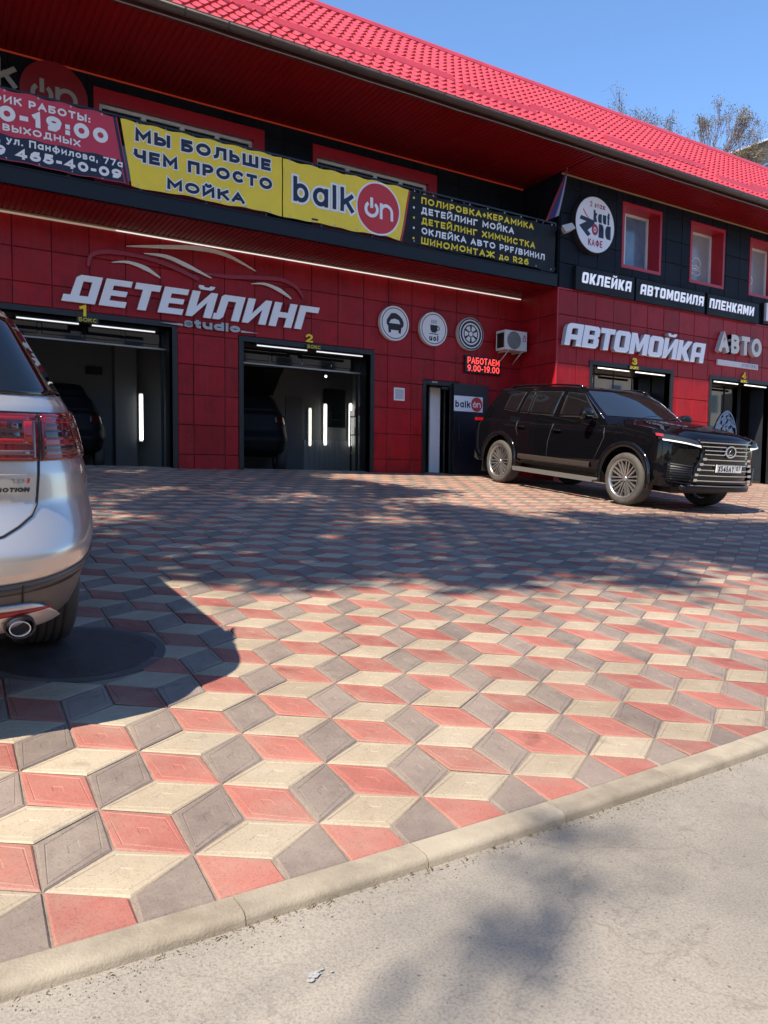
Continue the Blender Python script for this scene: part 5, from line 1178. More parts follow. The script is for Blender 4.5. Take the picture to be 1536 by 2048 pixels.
def interp(tab, x, k):
    """smooth (monotone-ish) interpolation of column k of a table sorted by column 0"""
    if x <= tab[0][0]: return tab[0][k]
    if x >= tab[-1][0]: return tab[-1][k]
    for i in range(len(tab) - 1):
        if tab[i][0] <= x <= tab[i+1][0]:
            x0, x1 = tab[i][0], tab[i+1][0]; t = (x - x0)/(x1 - x0)
            d = (tab[i+1][k] - tab[i][k])/(x1 - x0)
            da = d if i == 0 else (tab[i][k] - tab[i-1][k])/(tab[i][0] - tab[i-1][0])
            db = d if i == len(tab) - 2 else (tab[i+2][k] - tab[i+1][k])/(tab[i+2][0] - tab[i+1][0])
            m0 = 0 if da*d <= 0 else 2*da*d/(da + d); m1 = 0 if db*d <= 0 else 2*db*d/(db + d)
            h = x1 - x0; t2, t3 = t*t, t*t*t
            return (2*t3-3*t2+1)*tab[i][k] + (t3-2*t2+t)*h*m0 + (-2*t3+3*t2)*tab[i+1][k] + (t3-t2)*h*m1
def cut(obj, cyls):
    """wheel arches: subtract upright discs (x, z, r, y0, y1) from a body"""
    mb = MB()
    for x, z, r, y0, y1 in cyls:
        n = 48; mb.prism([(x + r*math.cos(2*math.pi*i/n), z + r*math.sin(2*math.pi*i/n)) for i in range(n)], y0, y1)
    c = mb.obj('cutter', M['black_plastic'], None, None, True)
    c.data.materials.clear(); c.data.materials.append(M['black_plastic'])
    md = obj.modifiers.new('b', 'BOOLEAN'); md.object = c; md.operation = 'DIFFERENCE'; md.solver = 'EXACT'
    par = obj.parent; obj.parent = None
    bpy.context.view_layer.update()
    me = bpy.data.meshes.new_from_object(obj.evaluated_get(bpy.context.evaluated_depsgraph_get()))
    obj.modifiers.clear(); obj.data = me; bpy.data.objects.remove(c); obj.parent = par
    me.polygons.foreach_set("use_smooth", [True]*len(me.polygons)); me.set_sharp_from_angle(angle=R_(32))
def wheel(root, x, y, r, wd, side, spokes, lab=None, rimr=0.74, double=True):
    """side -1: outer face towards -y"""
    s = side; ry = wd/2
    mb = MB(); prof = [(r*rimr*0.96, -ry*0.85), (r*rimr + 0.012, -ry*0.96), (r*0.88, -ry), (r*0.965, -ry*0.86), (r*0.992, -ry*0.62)]
    for i in range(5):
        q = -ry*0.5 + ry*i/4.0; prof += [(r, q - 0.004), (r - 0.007, q - 0.001), (r - 0.007, q + 0.004), (r, q + 0.007)]
    prof += [(r*0.992, ry*0.66), (r*0.965, ry*0.86), (r*0.88, ry), (r*rimr, ry*0.96), (r*rimr*0.96, ry*0.85)]
    mb.revolve([(a, b*1.0) for a, b in prof], 64); mb.v = [(x + a, y + b*(-s if s > 0 else 1), r + c) for a, b, c in mb.v]
    w_ = mb.obj('wheel', M['tyre'], root)
    mb = MB(); mb.revolve([(r*rimr*0.97, ry*0.8), (r*rimr*0.93, -ry*0.2), (r*rimr*0.90, -ry*0.80), (r*rimr*0.955, -ry*0.93), (r*rimr*1.0, -ry*0.96)], 64)
    for i in range(spokes):
        a = 2*math.pi*i/spokes + 0.1
        for o in ((-1, 1) if double else (0,)):
            w0, w1 = (0.011, 0.0105) if double else (0.045, 0.03); off0, off1 = o*0.018, o*0.033
            p = []
            for rr, hw, of, yy in ((r*0.10, w0, off0, -ry*0.60), (r*rimr*0.93, w1, off1, -ry*0.86)):
                for q in (-hw, hw):
                    p.append((rr*math.cos(a) - (of+q)*math.sin(a), yy, rr*math.sin(a) + (of+q)*math.cos(a)))
            k = mb.add(p + [(p_[0], p_[1] + 0.035, p_[2]) for p_ in p])
            for f_ in ((0,1,3,2),(4,6,7,5),(0,2,6,4),(1,5,7,3),(2,3,7,6)): mb.face([k+i_ for i_ in f_])
    mb.revolve([(0.0, -ry*0.72), (r*0.085, -ry*0.72), (r*0.11, -ry*0.62), (r*0.12, -ry*0.3)], 24)
    f = -1 if s > 0 else 1
    mb.v = [(x + a, y + b*f, r + c) for a, b, c in mb.v]; mb.obj('rim', M['rim'], w_)
    mb = MB(); mb.revolve([(0.0, 0.02), (r*rimr*0.9, 0.02)], 40); mb.revolve([(0.0, -0.015), (r*0.48, -0.015), (r*0.48, 0.01)], 40); mb.v = [(x + a, y + b*f, r + c) for a, b, c in mb.v]; mb.obj('brake_disc', M['rim_dark'], w_)
    return w_

# ---------------- black off-roader
PH = math.atan2(-0.997, -0.075)
def suv():
    fx, fy = 9.436 + 0.98*0.997 - 0.17, 8.114 - 0.98*0.075 - 0.02      # front axle centre on the ground
    gx = (math.cos(PH), math.sin(PH)); fx -= gx[0]*0.10; fy -= gx[1]*0.10
    root = thing('parked_car', 'black off-roader with a wide chrome barred grille parked before the wing', 'car', (fx, fy, zg(fx, fy)), None, True)
    sl = 0.09968*math.sin(PH) - 0.005225*math.cos(PH)      # ground slope along the heading
    lx = Vector((gx[0], gx[1], sl)).normalized(); ly = Vector((-gx[1], gx[0], 0)); ly.z = 0.09968*ly.y - 0.005225*ly.x; ly.normalize(); lz = lx.cross(ly)
    root.rotation_euler = Matrix((lx, ly, lz)).transposed().to_euler()
    WB = 3.26; HW = 0.975; RW = 0.405
    # x: half width, bottom, shoulder, centre top
    T = [(-4.30, .70, .60, 1.05, 1.14), (-4.28, .82, .52, 1.10, 1.20), (-4.20, .90, .47, 1.15, 1.26), (-4.0, .95, .44, 1.18, 1.31), (-3.5, .972, .42, 1.19, 1.33), (-2.0, .972, .42, 1.18, 1.32), (-.6, .972, .42, 1.18, 1.33),
         (-.2, .972, .42, 1.18, 1.335), (.25, .972, .40, 1.155, 1.285), (.55, .955, .36, 1.12, 1.24), (.74, .90, .36, 1.08, 1.20), (.84, .80, .37, 1.05, 1.165), (.91, .66, .38, 1.02, 1.13), (.955, .52, .40, .98, 1.09), (.97, .42, .43, .94, 1.05)]
    xs = [-4.30, -4.295, -4.28, -4.25, -4.2, -4.1, -4.0] + [-3.9 + i*0.1 for i in range(45)] + [.60, .66, .72, .77, .81, .845, .88, .905, .93, .95, .962, .97]
    def sec(x):
        w_, zb, zs, zt = (interp(T, x, k) for k in (1, 2, 3, 4))
        fl = 0.022*(math.exp(-((x)/0.47)**4) + math.exp(-((x + WB)/0.47)**4))
        hood = max(0.0, min(1.0, (x + 0.5)/0.5))
        p = [(0, zb), (w_*.70, zb), (w_ - .06, zb + .01), (w_ - .025, zb + .06), (w_ - .008 + fl, zb + .16), (w_ + fl, zb + .28), (w_ + fl*.9, .80), (w_ + fl*.3, .93), (w_ - .004, zs - .12), (w_ - .012, zs - .05), (w_ - .035, zs), (w_ - .085, zs + .035 + .02*hood), (w_*.80, zs + .05 + .012*hood), (w_*.62, zt - .03 + .006*hood), (w_*.52, zt - .012), (w_*.3, zt - .002), (0, zt)]
        return p
    mb = MB(); n = None
    for x in xs:
        p = sec(x); full = [(-y, z) for y, z in p] + [(y, z) for y, z in p[::-1]][1:-1]
        n = len(full); mb.v.extend((x, y, z) for y, z in full)
    for i in range(len(xs) - 1):
        for j in range(n): mb.face((i*n + j, i*n + (j+1) % n, (i+1)*n + (j+1) % n, (i+1)*n + j), 0, True)
    mb.face(range(n)[::-1]); mb.face([(len(xs)-1)*n + j for j in range(n)])
    body = mb.obj('body', M['black_paint'], None, 35, True)
    cut(body, [(ax, RW + 0.02, 0.475, s0, s1) for ax in (0.0, -WB) for s0, s1 in ((-1.2, -0.60), (0.60, 1.2))])
    body.parent = root
    # cabin
    Gt = [(1.12, -.24, -4.08, .948, .16), (1.22, -.36, -4.05, .937, .16), (1.30, -.44, -4.02, .925, .17), (1.45, -.66, -3.93, .893, .17), (1.60, -.89, -3.80, .855, .16), (1.70, -1.05, -3.70, .82, .15), (1.77, -1.18, -3.62, .775, .14), (1.81, -1.32, -3.54, .70, .12), (1.835, -1.55, -3.42, .58, .08), (1.845, -1.9, -3.2, .40, .05)]
    def gp(z): return [interp(Gt, z, k) for k in (1, 2, 3, 4)]
    def side_y(x, z):
        xf, xr, w_, c = gp(z); t = (x - (xf + xr)/2)/((xf - xr)/2); return w_*(1 - 0.035*t*t)
    def outline(z):
        xf, xr, w_, c = gp(z); pts = []
        for i in range(13):                                   # windscreen, right to left
            t = -1 + 2*i/12; pts.append((xf - c*t*t, t*(w_*0.965), z))
        xs_, xe = xf - c, xr + c*0.6
        for i in range(1, 25):
            x = xs_ + (xe - xs_)*i/25; pts.append((x, side_y(x, z), z))
        for i in range(13):
            t = 1 - 2*i/12; pts.append((xr + c*0.6*t*t, t*(w_*0.965), z))
        for i in range(1, 25):
            x = xe + (xs_ - xe)*i/25; pts.append((x, -side_y(x, z), z))
        return pts
    mb = MB(); zs = [1.12, 1.18, 1.22, 1.26, 1.30, 1.38, 1.46, 1.54, 1.62, 1.68, 1.73, 1.77, 1.79, 1.81, 1.823, 1.835, 1.842, 1.845]
    n = len(outline(1.3))
    for z in zs: mb.v.extend(outline(z))
    for i in range(len(zs) - 1):
        for j in range(n): mb.face((i*n + j, i*n + (j+1) % n, (i+1)*n + (j+1) % n, (i+1)*n + j), 0, True)
    mb.face([(len(zs)-1)*n + j for j in range(n)]); mb.face(range(n)[::-1])
    mb.obj('cabin', M['black_paint'], root, 28, True)
    # glass
    def on_side(x, z, s, off): return (x, s*(side_y(x, z) + off), z)
    def side_glass(name, poly, off=0.004):
        """poly: four (x, z) corners: bottom rear, bottom front, top front, top rear"""
        for s in (-1, 1):
            m = MB(); a, b, c, d = poly
            def P(u, v):
                x = (a[0]*(1-u) + b[0]*u)*(1-v) + (d[0]*(1-u) + c[0]*u)*v; z = (a[1]*(1-u) + b[1]*u)*(1-v) + (d[1]*(1-u) + c[1]*u)*v
                return on_side(x, z, s, off)
            m.grid(P, [i/10 for i in range(11)], [i/8 for i in range(9)], 0, True, s < 0)
            g_ = m.obj(name, M['car_glass'], root); so2 = g_.modifiers.new('t', 'SOLIDIFY'); so2.thickness = 0.004; so2.offset = -1
            k = MB(); pts = [on_side(*q, s, off + 0.001) for q in (a, b, c, d, a)]; pl = []
            for p, q in zip(pts, pts[1:]):
                for i in range(6):
                    l = Vector(p).lerp(Vector(q), i/6); pl.append(on_side(l.x, l.z, s, off + 0.001))
            pl.append(pl[0]); k.tube(pl, 0.006, 5); k.obj('window_trim', M['black_plastic'], g_)
    side_glass('front_side_window', [(-1.66, 1.30), (-.74, 1.31), (-1.20, 1.685), (-1.62, 1.715)])
    side_glass('rear_side_window', [(-2.50, 1.325), (-1.82, 1.305), (-1.74, 1.72), (-2.44, 1.72)])
    side_glass('vent_window', [(-2.78, 1.335), (-2.55, 1.328), (-2.49, 1.72), (-2.64, 1.72)])
    side_glass('quarter_window', [(-3.30, 1.38), (-2.88, 1.345), (-2.76, 1.71), (-3.20, 1.665)])
    def screen(name, z0, z1, t0, front, off):
        m = MB()
        def P(u, v):
            z = z0 + (z1 - z0)*v; xf, xr, w_, c = gp(z); t = (-1 + 2*u)*t0
            return ((xf - c*t*t + off, t*w_*0.965, z + off*0.6) if front else (xr + c*0.6*t*t - off, t*w_*0.965, z))
        m.grid(P, [i/20 for i in range(21)], [i/10 for i in range(11)], 0, True, not front); return m.obj(name, M['car_glass'], root)
    M['screen_glass'] = mat('screen_glass', (0.010, 0.012, 0.014), 0.015, spec=0.5); M['screen_glass'].node_tree.nodes['Principled BSDF'].inputs['IOR'].default_value = 2.1
    o = screen('windscreen', 1.35, 1.745, 0.93, True, 0.004); o.data.materials[0] = M['screen_glass']
    screen('rear_window', 1.34, 1.70, 0.88, False, 0.004)
    for s in (-1, 1):                                         # wipers, roof rails, bright A-pillar line
        m = MB(); m.tube([(-.30 + .0*s, s*0.30 - 0.1, 1.352), (-.40, s*0.30 + 0.15, 1.385), (-.46, s*0.30 + 0.38, 1.395)], 0.006, 5); m.obj('wiper', M['black_plastic'], root)
        m = MB(); m.tube([(x, s*0.71, z) for x, z in ((-3.35, 1.79), (-3.28, 1.828), (-2.9, 1.845), (-2.0, 1.852), (-1.5, 1.838), (-1.34, 1.80))], 0.016, 8); m.obj('roof_rail', M['gloss_black'], root)
        m = MB(); m.tube([(interp(Gt, z, 1) - interp(Gt, z, 4) + 0.0, s*(interp(Gt, z, 3)*0.968 + 0.002), z) for z in (1.30, 1.42, 1.54, 1.64, 1.73)], 0.005, 5); m.obj('pillar_trim', M['chrome'], root)
    m = MB(); m.prism([(-3.55, 1.79), (-3.86, 1.765), (-3.88, 1.735), (-3.60, 1.735)], -0.66, 0.66); m.obj('spoiler', M['gloss_black'], root)
    # panel gaps, handles, mirrors
    wd = lambda x, z: interp(T, x, 1) + 0.022*(math.exp(-((x)/0.47)**4) + math.exp(-((x + WB)/0.47)**4))*max(0, min(1, (1.0 - z)/0.2)) - (0.012 if z > 1.1 else 0)
    for s in (-1, 1):
        m = MB()
        for ln in ([(-1.86, .56), (-1.86, .85), (-1.80, 1.05), (-1.76, 1.17)], [(-.70, .60), (-.60, .80), (-.50, 1.0), (-.52, 1.16)], [(-2.72, .92), (-2.80, 1.05), (-2.78, 1.18)]):
            m.tube([(x, s*(wd(x, z) + 0.0005), z) for x, z in ln], 0.0035, 5)
        m.obj('door_gap', mat('gap_glint', (0.07, 0.07, 0.075), 0.4) if 'gap_glint' not in bpy.data.materials else bpy.data.materials['gap_glint'], root)  # grey lighter than the paint stands in for glints along the gap edges
        for hx, hz in ((-1.62, 1.07), (-2.62, 1.09)):
            m = MB(); m.tube([(hx - .11, s*(wd(hx, hz) + .012), hz), (hx - .08, s*(wd(hx, hz) + .030), hz + .004), (hx + .07, s*(wd(hx, hz) + .030), hz), (hx + .10, s*(wd(hx, hz) + .010), hz - .004)], [0.010, 0.014, 0.014, 0.010], 8); m.obj('door_handle', M['gloss_black'], root)
        m = MB(); m.tube([(-.86, s*.93, 1.30), (-.82, s*1.02, 1.31)], 0.02, 8)
        secs = [(1.00, .05, .05), (1.03, .085, .085), (1.12, .095, .10), (1.19, .085, .085), (1.215, .05, .05)]
        b0 = len(m.v)
        for yy, a, b in secs:
            for i in range(16):
                q = 2*math.pi*i/16; m.v.append((-.80 + a*0.85*math.copysign(abs(math.cos(q))**.6, math.cos(q)), s*yy, 1.36 + b*math.copysign(abs(math.sin(q))**.6, math.sin(q))))
        for i in range(len(secs) - 1):
            for j in range(16): m.face((b0 + i*16 + j, b0 + i*16 + (j+1) % 16, b0 + (i+1)*16 + (j+1) % 16, b0 + (i+1)*16 + j), 0, True)
        m.face([b0 + j for j in range(16)]); m.face([b0 + 64 + j for j in range(16)])
        mo = m.obj('mirror', M['gloss_black'], root, 40, True)
        m = MB(); m.box(-.715, -.70, s*1.04 if s > 0 else -1.18, s*1.18 if s > 0 else -1.04, 1.325, 1.335); m.obj('mirror_trim', M['chrome'], mo)
        m = MB(); m.grid(lambda x, p: (x, s*(wd(x, .6) + p[0]), p[1]), [-2.66 + i*0.1 for i in range(20)], [(0.0, .505), (.012, .52), (.014, .575), (.004, .60)], 0, True, s > 0); m.obj('side_moulding', mat('moulding_brown', (0.035, 0.028, 0.024), 0.30) if 'moulding_brown' not in bpy.data.materials else bpy.data.materials['moulding_brown'], root)
        m = MB(); m.prism([(-2.72, .36), (-.60, .36), (-.56, .33), (-.60, .29), (-2.68, .29)], s*0.93 if s > 0 else -1.05, s*1.05 if s > 0 else -0.93); m.obj('running_board', mat('board_grey', (0.10, 0.097, 0.093), 0.45) if 'board_grey' not in bpy.data.materials else bpy.data.materials['board_grey'], root, 30, True)
        # arch lips
        for ax in (0.0, -WB):
            m = MB(); m.tube([(ax + .482*math.cos(a), s*(wd(ax, .5) - .004), RW + .02 + .482*math.sin(a)) for a in [math.pi*(-0.07 + 1.14*i/24) for i in range(25)]], 0.016, 6)
            m.grid(lambda a, p: (ax + p[0]*math.cos(a)*(1 + .05*abs(math.sin(2*a))), s*(wd(ax, .5) + p[1]), RW + .02 + p[0]*math.sin(a)), [math.pi*(-0.02 + 1.04*i/28) for i in range(29)], [(.476, .012), (.486, .020), (.545, .016), (.556, -.004)], 0, True, s < 0); m.obj('arch_lip', M['gloss_black'], root)
            wheel(root, ax, s*(HW - 0.135), RW, 0.275, s, 10)
        m = MB(); m.box(-WB - .56, -WB - .55, s*0.72 if s > 0 else -0.95, s*0.95 if s > 0 else -0.72, .17, .50); m.obj('mud_flap', M['black_plastic'], root)
        # lamps
        m = MB(); k = m.add([(-4.275, s*.62, 1.14), (-4.27, s*.88, 1.12), (-4.00, s*.965, 1.15), (-4.00, s*.955, 1.21), (-4.26, s*.86, 1.22), (-4.275, s*.62, 1.21)])
        m.grid(lambda u, v: (Vector((-4.268 + 0.03*max(0, u)**2 + (0.23 if u > 0.99 else 0.0) + 0.27*max(0, (u - .5)*2)**3 * 0.35, s*(.35 + .60*min(1, u*1.15) if u < .87 else .95), 1.15 + .055*v))), [i/14 for i in range(15)], [0, .5, 1], 0, True, s < 0); 
        m.v = m.v[6:]; m.f = [tuple(i - 6 for i in f_) for f_ in m.f]
        m.obj('tail_light', mat('tail_red', (0.25, 0.004, 0.006), 0.12) if 'tail_red' not in bpy.data.materials else bpy.data.materials['tail_red'], root)
    m = MB(); m.prism([(-4.33, .40), (-4.33, .62), (-4.20, .66), (-3.9, .62), (-3.9, .40), (-4.2, .36)], -0.80, 0.80); m.obj('rear_bumper', M['black_plastic'], root, 30, True)
    ub = MB(); ub.box(-3.9, .6, -.58, .58, .26, .46); ub.obj('underbody', M['rim_dark'], root)
    # nose
    fxy = lambda y: 1.06 - 0.115*(abs(y)/0.62)**2.2
    def nose_panel(name, pts, off, m_, thick=0.02, nu=16):
        """pts: rows of (z, ylo, yhi); curved with the nose"""
        m = MB(); rows = pts
        def P(u, k):
            z, a, b = rows[k]; y = a + (b - a)*u; return (fxy(y) + off - 0.10*max(0, z - 0.86)**1.3 - 0.02*max(0, .6 - z), y, z)
        m.grid(P, [i/nu for i in range(nu + 1)], list(range(len(rows))), 0, True); o = m.obj(name, m_, root); q = o.modifiers.new('t', 'SOLIDIFY'); q.thickness = thick; q.offset = -1; return o
    hwz = [(.44, .60), (.52, .60), (.60, .578), (.72, .53), (.84, .475), (.91, .475), (.99, .53), (1.06, .565), (1.10, .50)]
    hw = lambda z: interp(hwz, z, 1)
    zz = [.43 + i*0.03 for i in range(23)]
    gr = nose_panel('grille', [(z, -hw(z), hw(z)) for z in zz], 0.0, M['gloss_black'], 0.14, 24)
    bars = [(z_, .95) for z_ in (.49, .567, .644, .721, .798, .872, .928, .984, 1.04)]
    for i, (z, k) in enumerate(bars):
        m = MB(); h = hw(z)*0.955; pts = []
        for sgn in (1,):
            ys = [-h + 2*h*j/24 for j in range(25)]
        for dz, dd in ((0.0, 0.0),):
            prof = [(0.0, -.011), (.022, -.007), (.022, .006), (.004, .014), (-.01, .014), (-.01, -.011)]
            m.grid(lambda y, p: (fxy(y) + 0.004 + p[0] - 0.10*max(0, z - 0.86)**1.3 - 0.02*max(0, .6 - z), y, z + p[1]), ys, prof, 0, False, False)
            if i < 5:                                       # bright block at each end of the lower bars
                for e in (-1, 1): m.box(fxy(h) + .02, fxy(h) + .05, e*h - .035, e*h + .035, z - .014, z + .022)
        m.obj('grille_bar', M['chrome'], gr)
    m = MB(); m.ring(0, .92, .068, .088, -.012, .012, 40, k=1.28); pass
    m.tube([(.018, 0.0, .968), (-.040, 0.0, .885), (.055, 0.0, .885)], .010, 6)
    m.v = [(1.085 - y, x, z) for x, y, z in m.v]; m.obj('emblem', M['chrome'], gr)
    m = MB(); m.disc(0, .92, .083, .067, -.006, .006, 32); m.v = [(1.078 - y, x, z) for x, y, z in m.v]; m.obj('emblem_disc', M['gloss_black'], gr)
    m = MB(); m.box(1.088, 1.10, -.265, .265, .62, .735); pl_ = m.obj('number_plate', mat('plate_white', (0.72, 0.72, 0.70), 0.4), root)
    m = MB(); text(m, "X545AY", -.235, .10, .637, .717, 0, bold=0.02, depth=0.0008); text(m, "07", .145, .235, .657, .720, 0, bold=0.01, depth=0.0008); m.box(.122, .126, -.0015, 0, .627, .730)
    for x0_, x1_, z0_, z1_ in ((-.265, .265, .62, .624), (-.265, .265, .731, .735)): m.box(x0_, x1_, -.0012, 0, z0_, z1_)
    m.v = [(1.1005 - y, x, z) for x, y, z in m.v]; m.obj('plate_text', M['black_ink'], pl_)
    nose_panel('lower_bumper', [(.33, -.70, .70), (.38, -.74, .74), (.42, -.72, .72)], 0.01, M['black_plastic'], 0.15)
    nose_panel('lip', [(.405, -.64, .64), (.42, -.645, .645)], 0.026, mat('lip_grey', (0.20, 0.2, 0.2), 0.3, metal=0.5), 0.03)
    for s in (-1, 1):
        # headlight: dark lens, bright L strip
        def lens(u, v, off=0.0):
            y = s*(.50 + .44*u); x = .985 - .40*u**3.2 - 0.03*v; return (x + .018 + off, y + s*(.018 + off*.5 + .004*u), .965 + .080*u + (.07 + .015*u)*v)
        m = MB(); m.grid(lens, [i/14 for i in range(15)], [i/4 for i in range(5)], 0, True, s < 0); o = m.obj('headlight', mat('lens_dark', (0.02, 0.022, 0.026), 0.03) if 'lens_dark' not in bpy.data.materials else bpy.data.materials['lens_dark'], root)
        q = o.modifiers.new('t', 'SOLIDIFY'); q.thickness = 0.05; q.offset = -1
        m = MB(); m.grid(lambda u, v: lens(u, -.10 + (.26 + .45*max(0, .25 - u)*2.2)*v, .006), [i/14*.95 for i in range(15)], [0, .5, 1], 0, True, s < 0); m.obj('daytime_lamp', mat('drl', (0.62, 0.62, 0.62), 0.2, emit=(1, 1, 1), estr=0.10) if 'drl' not in bpy.data.materials else bpy.data.materials['drl'], o)
        m = MB(); m.grid(lambda u, v: lens(.93 + .09*u, .55 + .45*v, .005), [0, .5, 1], [0, .5, 1], 0, True, s < 0); m.obj('red_reflection', mat('reflection_red', (0.35, 0.02, 0.02), 0.1) if 'reflection_red' not in bpy.data.materials else bpy.data.materials['reflection_red'], o)  # red reflection on the lens, put in as a coloured patch
        # corner air intake with slats
        def vent(u, v, off=0.0):
            y = s*(.60 + .27*u); return (.985 - .22*u**2 + off, y + s*(.02 + off), .47 + .22*v + .03*u*v)
        m = MB(); m.grid(vent, [i/8 for i in range(9)], [0, .5, 1], 0, True, s < 0); o = m.obj('air_intake', M['rim_dark'], root); q = o.modifiers.new('t', 'SOLIDIFY'); q.thickness = 0.06; q.offset = -1
        for k in range(7):
            m = MB(); m.tube([vent(i/8, .08 + k*.14, .002) for i in range(9)], .006, 5); m.obj('intake_slat', M['gloss_black'], o)
        m = MB(); m.tube([vent(u_, v_, .002) for u_, v_ in ((.96, 1.05), (.97, .5), (.94, -.05), (.5, -.12), (0, -.15))], .008, 6); m.obj('intake_frame', M['gloss_black'], o)
    return root
suv_root = suv()

# ---------------- stacked-outline body for the hatchbacks
def stack_body(levels, e=6.0):
    def S(th, z, off=0.0):
        xr, xf, w_ = (interp(levels, z, k) for k in (1, 2, 3)); xc, a = (xr + xf)/2, (xf - xr)/2
        c, s = math.cos(th), math.sin(th); f = lambda v: math.copysign(abs(v)**(2/e), v)
        p = Vector((xc + a*f(c), w_*f(s), z))
        if off:
            g = 1e-3; q1 = S(th + g, z) - S(th - g, z); q2 = S(th, min(z + g, levels[-1][0])) - S(th, max(z - g, levels[0][0])); n = q1.cross(q2)
            if n.length > 1e-12: p += n.normalized()*off
        return p
    def th_rear(y, z):
        w_ = interp(levels, z, 3); s = min(1.0, abs(y)/w_)**(e/2); return math.pi + math.copysign(math.asin(s), -y)*1.0
    return S, th_rear
def stack_mesh(S, levels, nz, e=6.0, nth=160):
    mb = MB(); z0, z1 = levels[0][0], levels[-1][0]; zs = sorted(set([z0 + (z1 - z0)*i/nz for i in range(nz + 1)] + [l[0] for l in levels]))
    ths = []
    for i in range(nth):
        t = i/nth*4; q = int(t); fr = t - q                    # spend the samples evenly along the rounded outline
        ths.append((q + fr)*math.pi/2)
    for z in zs: mb.v.extend(tuple(S(t, z)) for t in ths)
    n = nth
    for i in range(len(zs) - 1):
        for j in range(n): mb.face((i*n + j, i*n + (j+1) % n, (i+1)*n + (j+1) % n, (i+1)*n + j), 0, True)
    mb.face(range(n)[::-1]); mb.face([(len(zs)-1)*n + j for j in range(n)]); return mb
def patch(S, thr, name, y0, y1, zf, mats, root, off=0.004, nu=14, nv=6, thick=0.006, back=True):
    """surface patch on the rear between y0 and y1 (functions or numbers) and zf(u)->(z0,z1)"""
    m = MB()
    def P(u, v):
        a, b = zf(u); z = a + (b - a)*v; ya = y0(z) if callable(y0) else y0; yb = y1(z) if callable(y1) else y1
        y = ya + (yb - ya)*u; return S(thr(y, z), z, off)
    m.grid(P, [i/nu for i in range(nu + 1)], [i/nv for i in range(nv + 1)], 0, True, y1 < y0 if not callable(y1) and not callable(y0) else True)
    o = m.obj(name, mats, root); q = o.modifiers.new('t', 'SOLIDIFY'); q.thickness = thick; q.offset = 0
    return o
VL = [(.30, .30, 4.50, .80), (.39, .06, 4.70, .90), (.46, .03, 4.75, .925), (.517, .015, 4.78, .94), (.56, .0, 4.78, .962), (.60, .0, 4.78, .972), (.63, .012, 4.77, .979), (.66, .035, 4.75, .981), (.755, .105, 4.7, .977), (.775, .112, 4.66, .974), (.86, .120, 4.5, .960), (.905, .128, 4.4, .943), (.98, .140, 4.0, .918), (1.05, .155, 3.6, .889), (1.075, .165, 3.4, .876), (1.11, .20, 3.25, .855), (1.16, .235, 3.1, .825), (1.26, .30, 2.9, .766), (1.37, .365, 2.7, .698), (1.42, .385, 2.65, .645), (1.47, .41, 2.6, .595), (1.56, .46, 2.5, .55), (1.63, .55, 2.4, .51), (1.67, .68, 2.3, .47), (1.695, .85, 2.2, .41), (1.705, 1.0, 2.0, .32)]
